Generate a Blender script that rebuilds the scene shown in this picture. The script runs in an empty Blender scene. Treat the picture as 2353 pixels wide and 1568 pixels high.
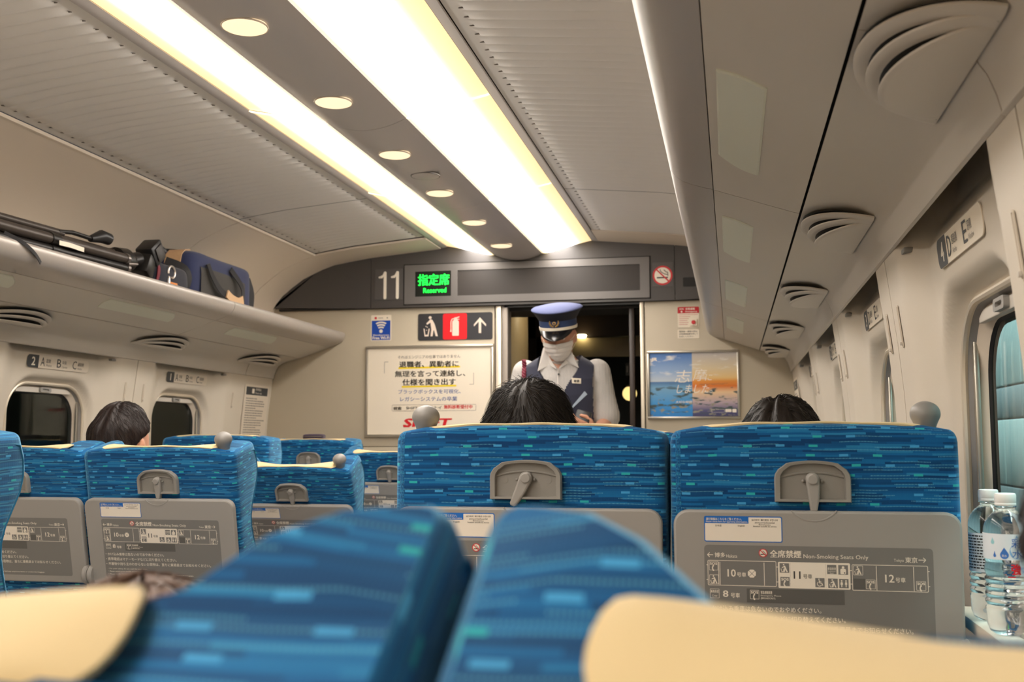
import bpy, bmesh, math, random
from math import sin, cos, pi, radians as R
from mathutils import Vector as V, Matrix as MX
from mathutils.geometry import tessellate_polygon

sc = bpy.context.scene
COL = sc.collection
random.seed(7)

# ---------------------------------------------------------------- camera
CAM = V((1.1504, 0.0, 1.2))
yaw, pit, rol = 0.202423476, 0.0950364467, -0.00116738745
f0 = V((-sin(yaw), cos(yaw), 0)); r0 = V((cos(yaw), sin(yaw), 0)); u0 = V((0, 0, 1))
fw = f0 * cos(pit) + u0 * sin(pit); up = u0 * cos(pit) - f0 * sin(pit)
rt = r0 * cos(rol) + up * sin(rol); up = up * cos(rol) - r0 * sin(rol)
cd = bpy.data.cameras.new('camera'); cam = bpy.data.objects.new('camera', cd); COL.objects.link(cam)
m = MX.Identity(4)
for i in range(3):
    m[i][0] = rt[i]; m[i][1] = up[i]; m[i][2] = -fw[i]; m[i][3] = CAM[i]
cam.matrix_world = m
cd.sensor_width = 36.0; cd.lens = 36.0 * 2450.16 / 2353.0
cd.clip_start = 0.02; cd.clip_end = 60
cd.dof.use_dof = True; cd.dof.focus_distance = 2.25; cd.dof.aperture_fstop = 7.6
sc.camera = cam

# ---------------------------------------------------------------- world, lights, exposure
wd = bpy.data.worlds.new('world'); sc.world = wd; wd.use_nodes = True
wd.node_tree.nodes['Background'].inputs[0].default_value = (0.02, 0.022, 0.026, 1)
wd.node_tree.nodes['Background'].inputs[1].default_value = 1.0
sc.view_settings.view_transform = 'Standard'; sc.view_settings.look = 'None'
sc.view_settings.exposure = 0.74; sc.view_settings.gamma = 1.0
sc.view_settings.use_curve_mapping = False
STRIP_POWER = 11.0          # the two cabin light strips are the lamps of the room
def lamp(name, kind, loc, power, col, size=0.1, rot=(0, 0, 0), size_y=None):
    d = bpy.data.lights.new(name, kind); d.energy = power; d.color = col
    if kind == 'AREA':
        d.size = size
        if size_y: d.shape = 'RECTANGLE'; d.size_y = size_y
    else: d.shadow_soft_size = size
    o = bpy.data.objects.new(name, d); COL.objects.link(o); o.location = loc; o.rotation_euler = rot
    return o
# unseen lights added to brighten the teal wall outside right, and the vestibule downlight
for y in (1.2, 3.4, 5.6, 7.8, 10.0):
    lamp('outside_wall_fill', 'AREA', (2.2, y, 2.9), 52, (0.93, 0.98, 1.0), 0.3, (0, R(-14), 0), 1.6)
lamp('vestibule_downlight', 'SPOT', (0.30, 7.0, 2.03), 60, (1.0, 0.82, 0.5), 0.03)
lamp('vestibule_column_light', 'POINT', (0.12, 6.15, 1.98), 4.5, (1.0, 0.83, 0.55), 0.04)
lamp('left_outside_light', 'POINT', (-2.05, 3.4, 2.3), 3.0, (1.0, 0.95, 0.8), 0.05)  # unseen point light by the concrete wall past the left windows

# ---------------------------------------------------------------- helpers
def lin(c):
    return tuple(((x / 255) / 12.92 if x / 255 <= 0.04045 else ((x / 255 + 0.055) / 1.055) ** 2.4) for x in c)
MATS = {}
def mat(name, rgb, rough=0.5, metal=0.0, spec=0.5, grain=0.0, gscale=400, bump=0.0, emit=0.0, sheen=0.0, bscale=None):
    if name in MATS: return MATS[name]
    m = bpy.data.materials.new(name); m.use_nodes = True
    nt = m.node_tree; b = nt.nodes['Principled BSDF']
    c = lin(rgb)
    b.inputs['Base Color'].default_value = (*c, 1); b.inputs['Roughness'].default_value = rough
    b.inputs['Metallic'].default_value = metal; b.inputs['Specular IOR Level'].default_value = spec
    if sheen: b.inputs['Sheen Weight'].default_value = sheen
    if emit:
        b.inputs['Emission Color'].default_value = (*c, 1); b.inputs['Emission Strength'].default_value = emit
    if grain or bump:
        tc = nt.nodes.new('ShaderNodeTexCoord'); n = nt.nodes.new('ShaderNodeTexNoise')
        n.inputs['Scale'].default_value = gscale; n.inputs['Detail'].default_value = 3
        nt.links.new(tc.outputs['Object'], n.inputs['Vector'])
        if grain:
            mr = nt.nodes.new('ShaderNodeMapRange'); mr.inputs['To Min'].default_value = 1 - grain; mr.inputs['To Max'].default_value = 1 + grain
            nt.links.new(n.outputs['Fac'], mr.inputs['Value'])
            mx = nt.nodes.new('ShaderNodeVectorMath'); mx.operation = 'SCALE'; mx.inputs[0].default_value = c
            nt.links.new(mr.outputs[0], mx.inputs['Scale']); nt.links.new(mx.outputs[0], b.inputs['Base Color'])
        if bump:
            bp = nt.nodes.new('ShaderNodeBump'); bp.inputs['Strength'].default_value = bump; bp.inputs['Distance'].default_value = 0.001
            if bscale:
                n2 = nt.nodes.new('ShaderNodeTexNoise'); n2.inputs['Scale'].default_value = bscale
                nt.links.new(tc.outputs['Object'], n2.inputs['Vector']); nt.links.new(n2.outputs['Fac'], bp.inputs['Height'])
            else: nt.links.new(n.outputs['Fac'], bp.inputs['Height'])
            nt.links.new(bp.outputs[0], b.inputs['Normal'])
    MATS[name] = m
    return m

def wloc(o):
    p = V((0, 0, 0))
    while o is not None:
        p = p + o.location; o = o.parent
    return p

class MB:
    """collects shapes; build() links them as ONE mesh object"""
    def __init__(s): s.v = []; s.f = []; s.mi = []; s.uv = None
    def add(s, vs, fs, m=0):
        n = len(s.v); s.v += [V(p) for p in vs]
        for f in fs: s.f.append([i + n for i in f]); s.mi.append(m)
        return s
    def box(s, c, d, bev=0.0, rot=None, m=0, seg=2):
        bm = bmesh.new(); bmesh.ops.create_cube(bm, size=1)
        for v in bm.verts: v.co = V((v.co.x * d[0], v.co.y * d[1], v.co.z * d[2]))
        if bev: bmesh.ops.bevel(bm, geom=bm.edges[:], offset=min(bev, min(d) * 0.49), segments=seg, profile=0.5, affect='EDGES')
        M = (rot.to_4x4() if rot else MX.Identity(4)); M = MX.Translation(c) @ M
        bm.verts.index_update()
        s.add([M @ v.co for v in bm.verts], [[v.index for v in f.verts] for f in bm.faces], m); bm.free(); return s
    def tube(s, pts, r, n=8, m=0, closed=False, flat=1.0, caps=True):
        pts = [V(p) for p in pts]; k = len(pts)
        rr = r if isinstance(r, (list, tuple)) else [r] * k
        vs = []; prev = None
        for i, p in enumerate(pts):
            a = pts[(i - 1) % k] if (closed or i > 0) else p
            b = pts[(i + 1) % k] if (closed or i < k - 1) else p
            t = (b - a).normalized()
            if prev is None:
                ref = V((0, 0, 1)) if abs(t.z) < 0.9 else V((0, 1, 0))
                x = t.cross(ref).normalized()
            else:
                x = (prev - t * prev.dot(t)).normalized()
            prev = x; y = t.cross(x)
            for j in range(n):
                an = 2 * pi * j / n
                vs.append(p + x * cos(an) * rr[i] + y * sin(an) * rr[i] * flat)
        fs = []
        for i in range(k if closed else k - 1):
            for j in range(n):
                a, b = i * n + j, i * n + (j + 1) % n
                c, d = ((i + 1) % k) * n + (j + 1) % n, ((i + 1) % k) * n + j
                fs.append([a, b, c, d])
        if not closed and caps: fs += [list(range(n))[::-1], [(k - 1) * n + j for j in range(n)]]
        return s.add(vs, fs, m)
    def lathe(s, prof, n=24, M=None, m=0, sx=1.0, sy=1.0):
        M = M or MX.Identity(4); vs = []; fs = []; k = len(prof)
        for (r, z) in prof:
            for j in range(n):
                a = 2 * pi * j / n; vs.append(M @ V((r * cos(a) * sx, r * sin(a) * sy, z)))
        for i in range(k - 1):
            for j in range(n): fs.append([i * n + j, i * n + (j + 1) % n, (i + 1) * n + (j + 1) % n, (i + 1) * n + j])
        if prof[0][0] > 1e-6: fs.append(list(range(n))[::-1])
        if prof[-1][0] > 1e-6: fs.append([(k - 1) * n + j for j in range(n)])
        return s.add(vs, fs, m)
    def prism(s, poly, o, ux, uy, h, bev=0.0, m=0):
        """polygon (counter-clockwise in ux,uy) raised by h along ux x uy"""
        o, ux, uy = V(o), V(ux), V(uy); un = ux.cross(uy).normalized(); n = len(poly)
        rings = [(poly, 0.0)]
        if bev > 0: rings += [(poly, h - bev), (inset(poly, bev * 0.3), h - bev * 0.3), (inset(poly, bev), h)]
        else: rings += [(poly, h)]
        vs = []; fs = []
        for P, z in rings: vs += [o + ux * p[0] + uy * p[1] + un * z for p in P]
        for k in range(len(rings) - 1):
            for j in range(n): fs.append([k * n + j, k * n + (j + 1) % n, (k + 1) * n + (j + 1) % n, (k + 1) * n + j])
        fs.append([(len(rings) - 1) * n + j for j in range(n)]); fs.append(list(range(n))[::-1])
        return s.add(vs, fs, m)
    def strip(s, prof, y0, y1, t=0.008, m=0, ny=1):
        """open (x,z) profile swept along y with thickness t to its left-hand side"""
        P = [V((p[0], p[1])) for p in prof]; n = len(P); Q = []
        for i in range(n):
            d = (P[min(i + 1, n - 1)] - P[max(i - 1, 0)]).normalized()
            Q.append(P[i] + V((-d.y, d.x)) * t)
        loop = P + Q[::-1]; k = len(loop); vs = []; fs = []
        for j in range(ny + 1):
            y = y0 + (y1 - y0) * j / ny
            vs += [V((p.x, y, p.y)) for p in loop]
        for j in range(ny):
            for i in range(k): fs.append([j * k + i, j * k + (i + 1) % k, (j + 1) * k + (i + 1) % k, (j + 1) * k + i])
        for i in range(n - 1):
            fs.append([i, k - 1 - i, k - 2 - i, i + 1][::-1]); b = ny * k
            fs.append([b + i, b + k - 1 - i, b + k - 2 - i, b + i + 1])
        return s.add(vs, fs, m)
    def grid(s, P, m=0, close_u=False):
        nu, nv = len(P), len(P[0]); vs = [p for row in P for p in row]; fs = []
        for i in range(nu if close_u else nu - 1):
            for j in range(nv - 1): fs.append([i * nv + j, ((i + 1) % nu) * nv + j, ((i + 1) % nu) * nv + j + 1, i * nv + j + 1])
        return s.add(vs, fs, m)
    def sphere(s, c, r, nu=16, nv=10, m=0, rot=None):
        c = V(c); r = r if isinstance(r, (tuple, list)) else (r, r, r); vs = []; fs = []
        for i in range(nv + 1):
            t = pi * i / nv
            for j in range(nu):
                a = 2 * pi * j / nu; p = V((r[0] * sin(t) * cos(a), r[1] * sin(t) * sin(a), -r[2] * cos(t)))
                vs.append(c + (rot @ p if rot else p))
        for i in range(nv):
            for j in range(nu): fs.append([i * nu + j, i * nu + (j + 1) % nu, (i + 1) * nu + (j + 1) % nu, (i + 1) * nu + j])
        return s.add(vs, fs, m)
    def build(s, name, mats, parent=None, ang=38, local=False, weld=True, uv=None):
        me = bpy.data.meshes.new(name)
        off = V((0, 0, 0)) if (local or parent is None) else wloc(parent)
        me.from_pydata([tuple(p - off) for p in s.v], [], s.f)
        if not isinstance(mats, (list, tuple)): mats = [mats]
        for mm in mats: me.materials.append(mm)
        me.polygons.foreach_set('material_index', s.mi)
        if uv:
            L = me.uv_layers.new(name='UVMap')
            for p in me.polygons:
                for li in p.loop_indices: L.data[li].uv = uv[me.loops[li].vertex_index]
        if weld and not uv:
            bm = bmesh.new(); bm.from_mesh(me); bmesh.ops.remove_doubles(bm, verts=bm.verts, dist=1e-5)
            bmesh.ops.recalc_face_normals(bm, faces=bm.faces); bm.to_mesh(me); bm.free()
        if ang:
            for p in me.polygons: p.use_smooth = True
            me.set_sharp_from_angle(angle=R(ang))
            for p in me.polygons:
                if len(p.vertices) > 4: p.use_smooth = False
        o = bpy.data.objects.new(name, me); COL.objects.link(o)
        if parent is not None: o.parent = parent
        return o

def inset(P, d):
    n = len(P); out = []
    for i in range(n):
        a, p, b = V(P[i - 1][:2]), V(P[i][:2]), V(P[(i + 1) % n][:2])
        e1 = (p - a); e2 = (b - p)
        e1 = e1.normalized() if e1.length > 1e-9 else e2.normalized(); e2 = e2.normalized() if e2.length > 1e-9 else e1
        n1 = V((-e1.y, e1.x)); n2 = V((-e2.y, e2.x)); nn = (n1 + n2)
        if nn.length < 1e-6: nn = n1
        nn.normalize(); k = max(0.35, nn.dot(n1)); q = p + nn * d / k
        out.append((q.x, q.y))
    return out
def rrect(w, h, r, cx=0, cy=0, n=5):
    P = []
    for (sx, sy, a0) in ((1, -1, -90), (1, 1, 0), (-1, 1, 90), (-1, -1, 180)):
        for k in range(n + 1):
            a = R(a0 + 90 * k / n); P.append((cx + sx * (w / 2 - r) + r * cos(a), cy + sy * (h / 2 - r) + r * sin(a)))
    return P
def circ(cx, cy, r, n=24, ry=None): return [(cx + r * cos(2 * pi * k / n), cy + (ry or r) * sin(2 * pi * k / n)) for k in range(n)]
def arcband(cx, cy, r1, r2, a0, a1, n=14):
    A = [R(a0 + (a1 - a0) * k / n) for k in range(n + 1)]
    return [(cx + r2 * cos(a), cy + r2 * sin(a)) for a in A] + [(cx + r1 * cos(a), cy + r1 * sin(a)) for a in A[::-1]]
def bar(x0, y0, x1, y1, w):
    d = V((x1 - x0, y1 - y0)).normalized(); n = V((-d.y, d.x)) * w / 2
    return [(x0 - n.x, y0 - n.y), (x1 - n.x, y1 - n.y), (x1 + n.x, y1 + n.y), (x0 + n.x, y0 + n.y)]
def empty(name, loc=(0, 0, 0), label=None, cat=None, group=None, kind=None, parent=None):
    o = bpy.data.objects.new(name, None); COL.objects.link(o); o.location = loc; o.empty_display_size = 0.05
    if parent: o.parent = parent
    return tag(o, label, cat, group, kind)
def tag(o, label=None, cat=None, group=None, kind=None):
    if label: o['label'] = label
    if cat: o['category'] = cat
    if group: o['group'] = group
    if kind: o['kind'] = kind
    return o
def copy_tree(o, parent=None):
    c = o.copy(); COL.objects.link(c)
    if parent is not None: c.parent = parent
    for ch in list(o.children): copy_tree(ch, c)
    return c

# ---- flat print: lettering and pictograms laid on a surface
_TX = {}
def text_mesh(body, bold=0.0):
    k = (body, bold)
    if k in _TX: return _TX[k]
    c = bpy.data.curves.new('lettering', 'FONT'); c.body = body; c.size = 1.0; c.resolution_u = 2; c.offset = bold
    o = bpy.data.objects.new('lettering', c); COL.objects.link(o)
    dg = bpy.context.evaluated_depsgraph_get()
    me = bpy.data.meshes.new_from_object(o.evaluated_get(dg))
    vs = [(v.co.x, v.co.y) for v in me.vertices]; fs = [list(p.vertices) for p in me.polygons]
    bpy.data.objects.remove(o); bpy.data.curves.remove(c); bpy.data.meshes.remove(me)
    _TX[k] = (vs, fs); return _TX[k]
class Print:
    def __init__(s, step=0.0003): s.v = []; s.f = []; s.mi = []; s.mats = []; s.step = step
    def _m(s, m):
        if m not in s.mats: s.mats.append(m)
        return s.mats.index(m)
    def poly(s, P, m, L=1):
        n = len(s.v); s.v += [(p[0], p[1], L) for p in P]; s.f.append(list(range(n, n + len(P)))); s.mi.append(s._m(m)); return s
    def text(s, body, x, y, h, m, L=2, w=None, align='l', bold=0.0, slant=0.0, cap=None):
        """y = baseline; h = height of capitals / CJK box; w stretches the line to a width"""
        vs, fs = text_mesh(body, 0.0)
        if not vs: return s
        x0 = min(v[0] for v in vs); x1 = max(v[0] for v in vs); y0 = min(v[1] for v in vs); y1 = max(v[1] for v in vs)
        ky = h / (y1 - y0) if cap is None else h / cap
        base = y0 if cap is None else 0.0
        kx = w / (x1 - x0) if w else ky
        W = (x1 - x0) * kx; ox = x - (W / 2 if align == 'c' else W if align == 'r' else 0)
        mi = s._m(m); d = bold * 1.3
        for k, (ex, ey) in enumerate(((0, 0),) if not bold else ((-d, -d * .5), (d, d * .5), (d, -d * .5), (-d, d * .5))):
            n = len(s.v)
            for v in vs:
                yy = (v[1] - base + ey) * ky; s.v.append((ox + (v[0] - x0 + ex) * kx + slant * yy, y + yy, L + .04 * k))
            for f in fs: s.f.append([i + n for i in f]); s.mi.append(mi)
        return s
    def frame(s, w, h, r, t, m, cx=0, cy=0, L=1):
        A = rrect(w, h, r, cx, cy); B = rrect(w - 2 * t, h - 2 * t, max(r - t, 1e-4), cx, cy); n = len(A); k = len(s.v); mi = s._m(m)
        s.v += [(p[0], p[1], L) for p in A + B]
        for j in range(n): s.f.append([k + j, k + (j + 1) % n, k + n + (j + 1) % n, k + n + j]); s.mi.append(mi)
        return s
    def build(s, name, o, ux, uy, parent=None, local=False, fn=None):
        o, ux, uy = V(o), V(ux), V(uy); un = ux.cross(uy).normalized()
        off = V((0, 0, 0)) if (local or parent is None) else wloc(parent)
        if fn: vs = [fn(*p) for p in s.v]
        else: vs = [tuple(o + ux * p[0] + uy * p[1] + un * (p[2] * s.step) - off) for p in s.v]
        me = bpy.data.meshes.new(name); me.from_pydata(vs, [], s.f)
        for mm in s.mats: me.materials.append(mm)
        me.polygons.foreach_set('material_index', s.mi)
        ob = bpy.data.objects.new(name, me); COL.objects.link(ob)
        if parent is not None: ob.parent = parent
        return ob

# ---------------------------------------------------------------- materials
CREAM = mat('cream_wall', (216, 205, 188), 0.55, grain=0.03, gscale=900, bump=0.08)
ENDW = mat('beige_end_wall', (196, 184, 162), 0.55, grain=0.02, gscale=700, bump=0.05)
CEIL = mat('warm_grey_ceiling', (222, 217, 210), 0.6, grain=0.02, gscale=600)
COVE = mat('cream_cove', (222, 208, 190), 0.6, grain=0.02, gscale=600)
RACK = mat('grey_rack_plastic', (208, 200, 188), 0.5, grain=0.03, gscale=900, bump=0.05)
LIP = mat('satin_rack_lip', (186, 178, 170), 0.36, metal=0.25, grain=0.02, gscale=900)
STRIPE = mat('taupe_strip', (196, 190, 187), 0.4, metal=0.1, grain=0.02, gscale=500)
HEAD = mat('dark_grey_header', (74, 70, 68), 0.42, grain=0.02, gscale=500)
HEADL = mat('mid_grey_bezel', (110, 106, 103), 0.4, metal=0.2, grain=0.02, gscale=500)
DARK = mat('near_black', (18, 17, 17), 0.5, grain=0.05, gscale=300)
BLACK = mat('black_plastic', (26, 25, 26), 0.4, grain=0.05, gscale=300)
GLASSY = mat('smoked_screen', (48, 42, 38), 0.5, grain=0.03, gscale=200)
GAP = mat('dark_joint', (36, 32, 30), 0.8, grain=0.1, gscale=100)
ALU = mat('brushed_aluminium', (196, 190, 178), 0.3, metal=0.85, grain=0.02, gscale=800)
ALUW = mat('bright_aluminium_edge', (226, 214, 194), 0.35, metal=0.5, grain=0.02, gscale=800)
GREY = mat('seat_grey_plastic', (156, 152, 146), 0.5, grain=0.03, gscale=1500, bump=0.12)
GREYD = mat('seat_grey_recess', (142, 138, 131), 0.55, grain=0.03, gscale=1500, bump=0.1)
PANELG = mat('notice_grey', (122, 120, 116), 0.45, grain=0.02, gscale=900)
PANELD = mat('notice_dark_grey', (94, 92, 88), 0.45, grain=0.02, gscale=900)
KNOB = mat('knob_grey', (142, 138, 133), 0.42, metal=0.0, grain=0.02, gscale=500)
COVER = mat('cream_headrest_cover', (226, 202, 152), 0.85, grain=0.05, gscale=1600, bump=0.25, sheen=0.2)
WHITEP = mat('white_print', (238, 228, 212), 0.5, grain=0.01, gscale=100)
INKD = mat('dark_ink', (62, 60, 58), 0.5, grain=0.02, gscale=100)
INKB = mat('black_ink', (38, 34, 30), 0.5, grain=0.02, gscale=100)
INKG = mat('grey_ink', (120, 112, 104), 0.5, grain=0.02, gscale=100)
PAPER = mat('white_paper', (240, 228, 208), 0.6, grain=0.02, gscale=200)
BLUEP = mat('blue_print', (12, 104, 190), 0.5, grain=0.02, gscale=100)
BLUEW = mat('deep_blue_print', (8, 70, 170), 0.5, grain=0.02, gscale=100)
REDP = mat('red_print', (214, 22, 36), 0.5, grain=0.02, gscale=100)
REDS = mat('no_smoking_red', (206, 52, 56), 0.5, grain=0.02, gscale=100)
YEL = mat('yellow_marker', (246, 216, 30), 0.6, grain=0.02, gscale=100)
INDIGO = mat('indigo_print', (92, 108, 164), 0.5, grain=0.02, gscale=100)
SLATE = mat('slate_sign', (58, 62, 66), 0.45, grain=0.02, gscale=100)
CHAR = mat('charcoal_sign', (48, 48, 52), 0.45, grain=0.02, gscale=100)
LAMPC = mat('frosted_lamp_cover', (222, 223, 207), 0.5, grain=0.02, gscale=300)
SKIN = mat('skin', (206, 150, 122), 0.5, grain=0.06, gscale=120)
RUBBER = mat('black_rubber', (14, 14, 15), 0.6, grain=0.05, gscale=200)

def emission(name, rgb, s):
    m = bpy.data.materials.new(name); m.use_nodes = True; nt = m.node_tree
    b = nt.nodes['Principled BSDF']; c = lin(rgb)
    b.inputs['Base Color'].default_value = (*c, 1); b.inputs['Emission Color'].default_value = (*c, 1); b.inputs['Emission Strength'].default_value = s
    return m
LED = emission('green_led', (20, 255, 70), 1.0)
DOWN = emission('downlight_diffuser', (250, 228, 190), 0.62)
SPOTL = emission('vestibule_lamp_glow', (255, 236, 180), 5.0)
GLOBE = emission('distant_round_lamp', (236, 206, 130), 0.9)

def strip_material():
    """lit diffuser: brightest over the tube, creamier towards its outer edge"""
    m = bpy.data.materials.new('light_strip_diffuser'); m.use_nodes = True; nt = m.node_tree; N = nt.nodes; Lk = nt.links
    b = N['Principled BSDF']; b.inputs['Base Color'].default_value = (*lin((240, 225, 195)), 1); b.inputs['Roughness'].default_value = 0.4
    tc = N.new('ShaderNodeTexCoord'); sx = N.new('ShaderNodeSeparateXYZ'); Lk.new(tc.outputs['UV'], sx.inputs[0])
    rp = N.new('ShaderNodeValToRGB'); E = rp.color_ramp.elements
    E[0].position = 0.0; E[0].color = (*lin((250, 226, 176)), 1)
    E[1].position = 1.0; E[1].color = (*lin((240, 206, 150)), 1)
    for p, c in ((0.05, (252, 226, 176)), (0.16, (255, 248, 241)), (0.62, (255, 248, 241)), (0.78, (246, 218, 170)), (0.95, (238, 204, 152))):
        e = E.new(p); e.color = (*lin(c), 1)
    Lk.new(sx.outputs['X'], rp.inputs[0])
    rs = N.new('ShaderNodeValToRGB'); S = rs.color_ramp.elements
    S[0].position = 0.0; S[0].color = (0.075,) * 3 + (1,); S[1].position = 1.0; S[1].color = (0.068,) * 3 + (1,)
    for p, c in ((0.03, 0.085), (0.14, 0.9), (0.22, 1.0), (0.5, 1.0), (0.68, 0.16), (0.82, 0.075)):
        e = S.new(p); e.color = (c, c, c, 1)
    Lk.new(sx.outputs['X'], rs.inputs[0])
    # a little weaker near the panel ends
    mu = N.new('ShaderNodeMath'); mu.operation = 'MULTIPLY'; mu.inputs[1].default_value = STRIP_POWER; Lk.new(rs.outputs[0], mu.inputs[0])
    Lk.new(rp.outputs[0], b.inputs['Emission Color']); Lk.new(mu.outputs[0], b.inputs['Emission Strength'])
    return m
STRIPM = strip_material()

def glass_material(name, tint, refl=0.06):
    m = bpy.data.materials.new(name); m.use_nodes = True; nt = m.node_tree; N = nt.nodes; Lk = nt.links
    N.remove(N['Principled BSDF']); out = N['Material Output']
    t = N.new('ShaderNodeBsdfTransparent'); t.inputs[0].default_value = (*lin(tint), 1)
    g = N.new('ShaderNodeBsdfGlossy'); g.inputs['Roughness'].default_value = 0.02
    lw = N.new('ShaderNodeLayerWeight'); lw.inputs['Blend'].default_value = 0.5
    pw = N.new('ShaderNodeMath'); pw.operation = 'POWER'; pw.inputs[1].default_value = 4.0; Lk.new(lw.outputs['Facing'], pw.inputs[0])
    ad = N.new('ShaderNodeMath'); ad.operation = 'MULTIPLY_ADD'; ad.inputs[1].default_value = 0.35; ad.inputs[2].default_value = 0.03; Lk.new(pw.outputs[0], ad.inputs[0])
    mx = N.new('ShaderNodeMixShader'); Lk.new(ad.outputs[0], mx.inputs[0]); Lk.new(t.outputs[0], mx.inputs[1]); Lk.new(g.outputs[0], mx.inputs[2]); Lk.new(mx.outputs[0], out.inputs[0])
    return m
PANE = glass_material('window_glass', (226, 236, 232))
def water_material():
    m = bpy.data.materials.new('clear_water_bottle'); m.use_nodes = True; b = m.node_tree.nodes['Principled BSDF']
    b.inputs['Base Color'].default_value = (0.94, 0.97, 1, 1); b.inputs['Transmission Weight'].default_value = 1.0
    b.inputs['IOR'].default_value = 1.33; b.inputs['Roughness'].default_value = 0.03
    return m
WATER = water_material()

def fabric_material():
    m = bpy.data.materials.new('blue_seat_moquette'); m.use_nodes = True; nt = m.node_tree; N = nt.nodes; Lk = nt.links
    b = N['Principled BSDF']; b.inputs['Roughness'].default_value = 0.85; b.inputs['Sheen Weight'].default_value = 0.9; b.inputs['Sheen Roughness'].default_value = 0.45
    b.inputs['Sheen Tint'].default_value = (0.30, 0.66, 0.92, 1); b.inputs['Specular IOR Level'].default_value = 0.2
    tc = N.new('ShaderNodeTexCoord'); sx = N.new('ShaderNodeSeparateXYZ'); Lk.new(tc.outputs['UV'], sx.inputs[0])
    def M(op, a, bb=None, c=None):
        n = N.new('ShaderNodeMath'); n.operation = op
        for i, q in enumerate((a, bb, c)):
            if q is None: continue
            if isinstance(q, (int, float)): n.inputs[i].default_value = q
            else: Lk.new(q, n.inputs[i])
        return n.outputs[0]
    U, W0 = sx.outputs['X'], sx.outputs['Y']
    # threads waver a little
    wv = N.new('ShaderNodeTexNoise'); wv.inputs['Scale'].default_value = 9; Lk.new(tc.outputs['UV'], wv.inputs['Vector'])
    W = M('ADD', W0, M('MULTIPLY', M('SUBTRACT', wv.outputs['Fac'], 0.5), 0.008))
    def white(x, y):
        c = N.new('ShaderNodeCombineXYZ'); Lk.new(x, c.inputs[0]); Lk.new(y, c.inputs[1])
        w = N.new('ShaderNodeTexWhiteNoise'); w.noise_dimensions = '2D'; Lk.new(c.outputs[0], w.inputs['Vector']); return w
    def cells(ch, cw, seed):
        row = M('FLOOR', M('ADD', M('DIVIDE', W, ch), seed)); ro = M('MULTIPLY', row, 0.37)
        r1 = white(row, M('ADD', row, seed)).outputs['Value']
        uu = M('ADD', M('DIVIDE', U, cw), M('ADD', ro, r1)); col = M('FLOOR', uu)
        return row, col, M('FRACT', uu), M('FRACT', M('ADD', M('DIVIDE', W, ch), seed)), white(M('ADD', col, seed), row)
    # fine horizontal thread bands in several blues
    _, _, _, _, w1 = cells(0.0036, 0.085, 3.3)
    r1 = N.new('ShaderNodeValToRGB'); E = r1.color_ramp.elements
    E[0].position = 0; E[0].color = (*lin((7, 57, 105)), 1); E[1].position = 1; E[1].color = (*lin((38, 124, 174)), 1)
    for p, c in ((0.3, (9, 71, 121)), (0.6, (11, 86, 141)), (0.85, (18, 103, 159))):
        e = E.new(p); e.color = (*lin(c), 1)
    Lk.new(w1.outputs['Value'], r1.inputs[0])
    # dotted light threads
    _, _, _, fv, w2 = cells(0.0045, 0.06, 11.7)
    dots = M('GREATER_THAN', M('FRACT', M('DIVIDE', U, 0.0022)), 0.5)
    line = M('MULTIPLY', M('LESS_THAN', M('ABSOLUTE', M('SUBTRACT', fv, 0.5)), 0.18), M('GREATER_THAN', w2.outputs['Value'], 0.72))
    dl = M('MULTIPLY', M('MULTIPLY', line, dots), 0.55)
    mx1 = N.new('ShaderNodeMix'); mx1.data_type = 'RGBA'; Lk.new(dl, mx1.inputs[0]); Lk.new(r1.outputs[0], mx1.inputs[6]); mx1.inputs[7].default_value = (*lin((110, 190, 214)), 1)
    # bright dashes
    _, _, fu, fv3, w3 = cells(0.0155, 0.052, 5.1)
    dash = M('MULTIPLY', M('LESS_THAN', fu, 0.27), M('LESS_THAN', fv3, 0.25))
    dash = M('MULTIPLY', dash, M('GREATER_THAN', w3.outputs['Value'], 0.3))
    r3 = N.new('ShaderNodeValToRGB'); r3.color_ramp.interpolation = 'CONSTANT'; E = r3.color_ramp.elements
    E[0].position = 0; E[0].color = (*lin((70, 160, 214)), 1); E[1].position = 0.66; E[1].color = (*lin((46, 178, 178)), 1)
    Lk.new(w3.outputs['Value'], r3.inputs[0])
    mx2 = N.new('ShaderNodeMix'); mx2.data_type = 'RGBA'; Lk.new(M('MULTIPLY', dash, 0.9), mx2.inputs[0]); Lk.new(mx1.outputs[2], mx2.inputs[6]); Lk.new(r3.outputs[0], mx2.inputs[7])
    Lk.new(mx2.outputs[2], b.inputs['Base Color'])
    bp = N.new('ShaderNodeBump'); bp.inputs['Strength'].default_value = 0.35; bp.inputs['Distance'].default_value = 0.0008
    Lk.new(M('ADD', M('MULTIPLY', w1.outputs['Value'], 0.8), M('MULTIPLY', M('SINE', M('MULTIPLY', U, 2800)), 0.25)), bp.inputs['Height']); Lk.new(bp.outputs[0], b.inputs['Normal'])
    return m
FABRIC = fabric_material()
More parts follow.
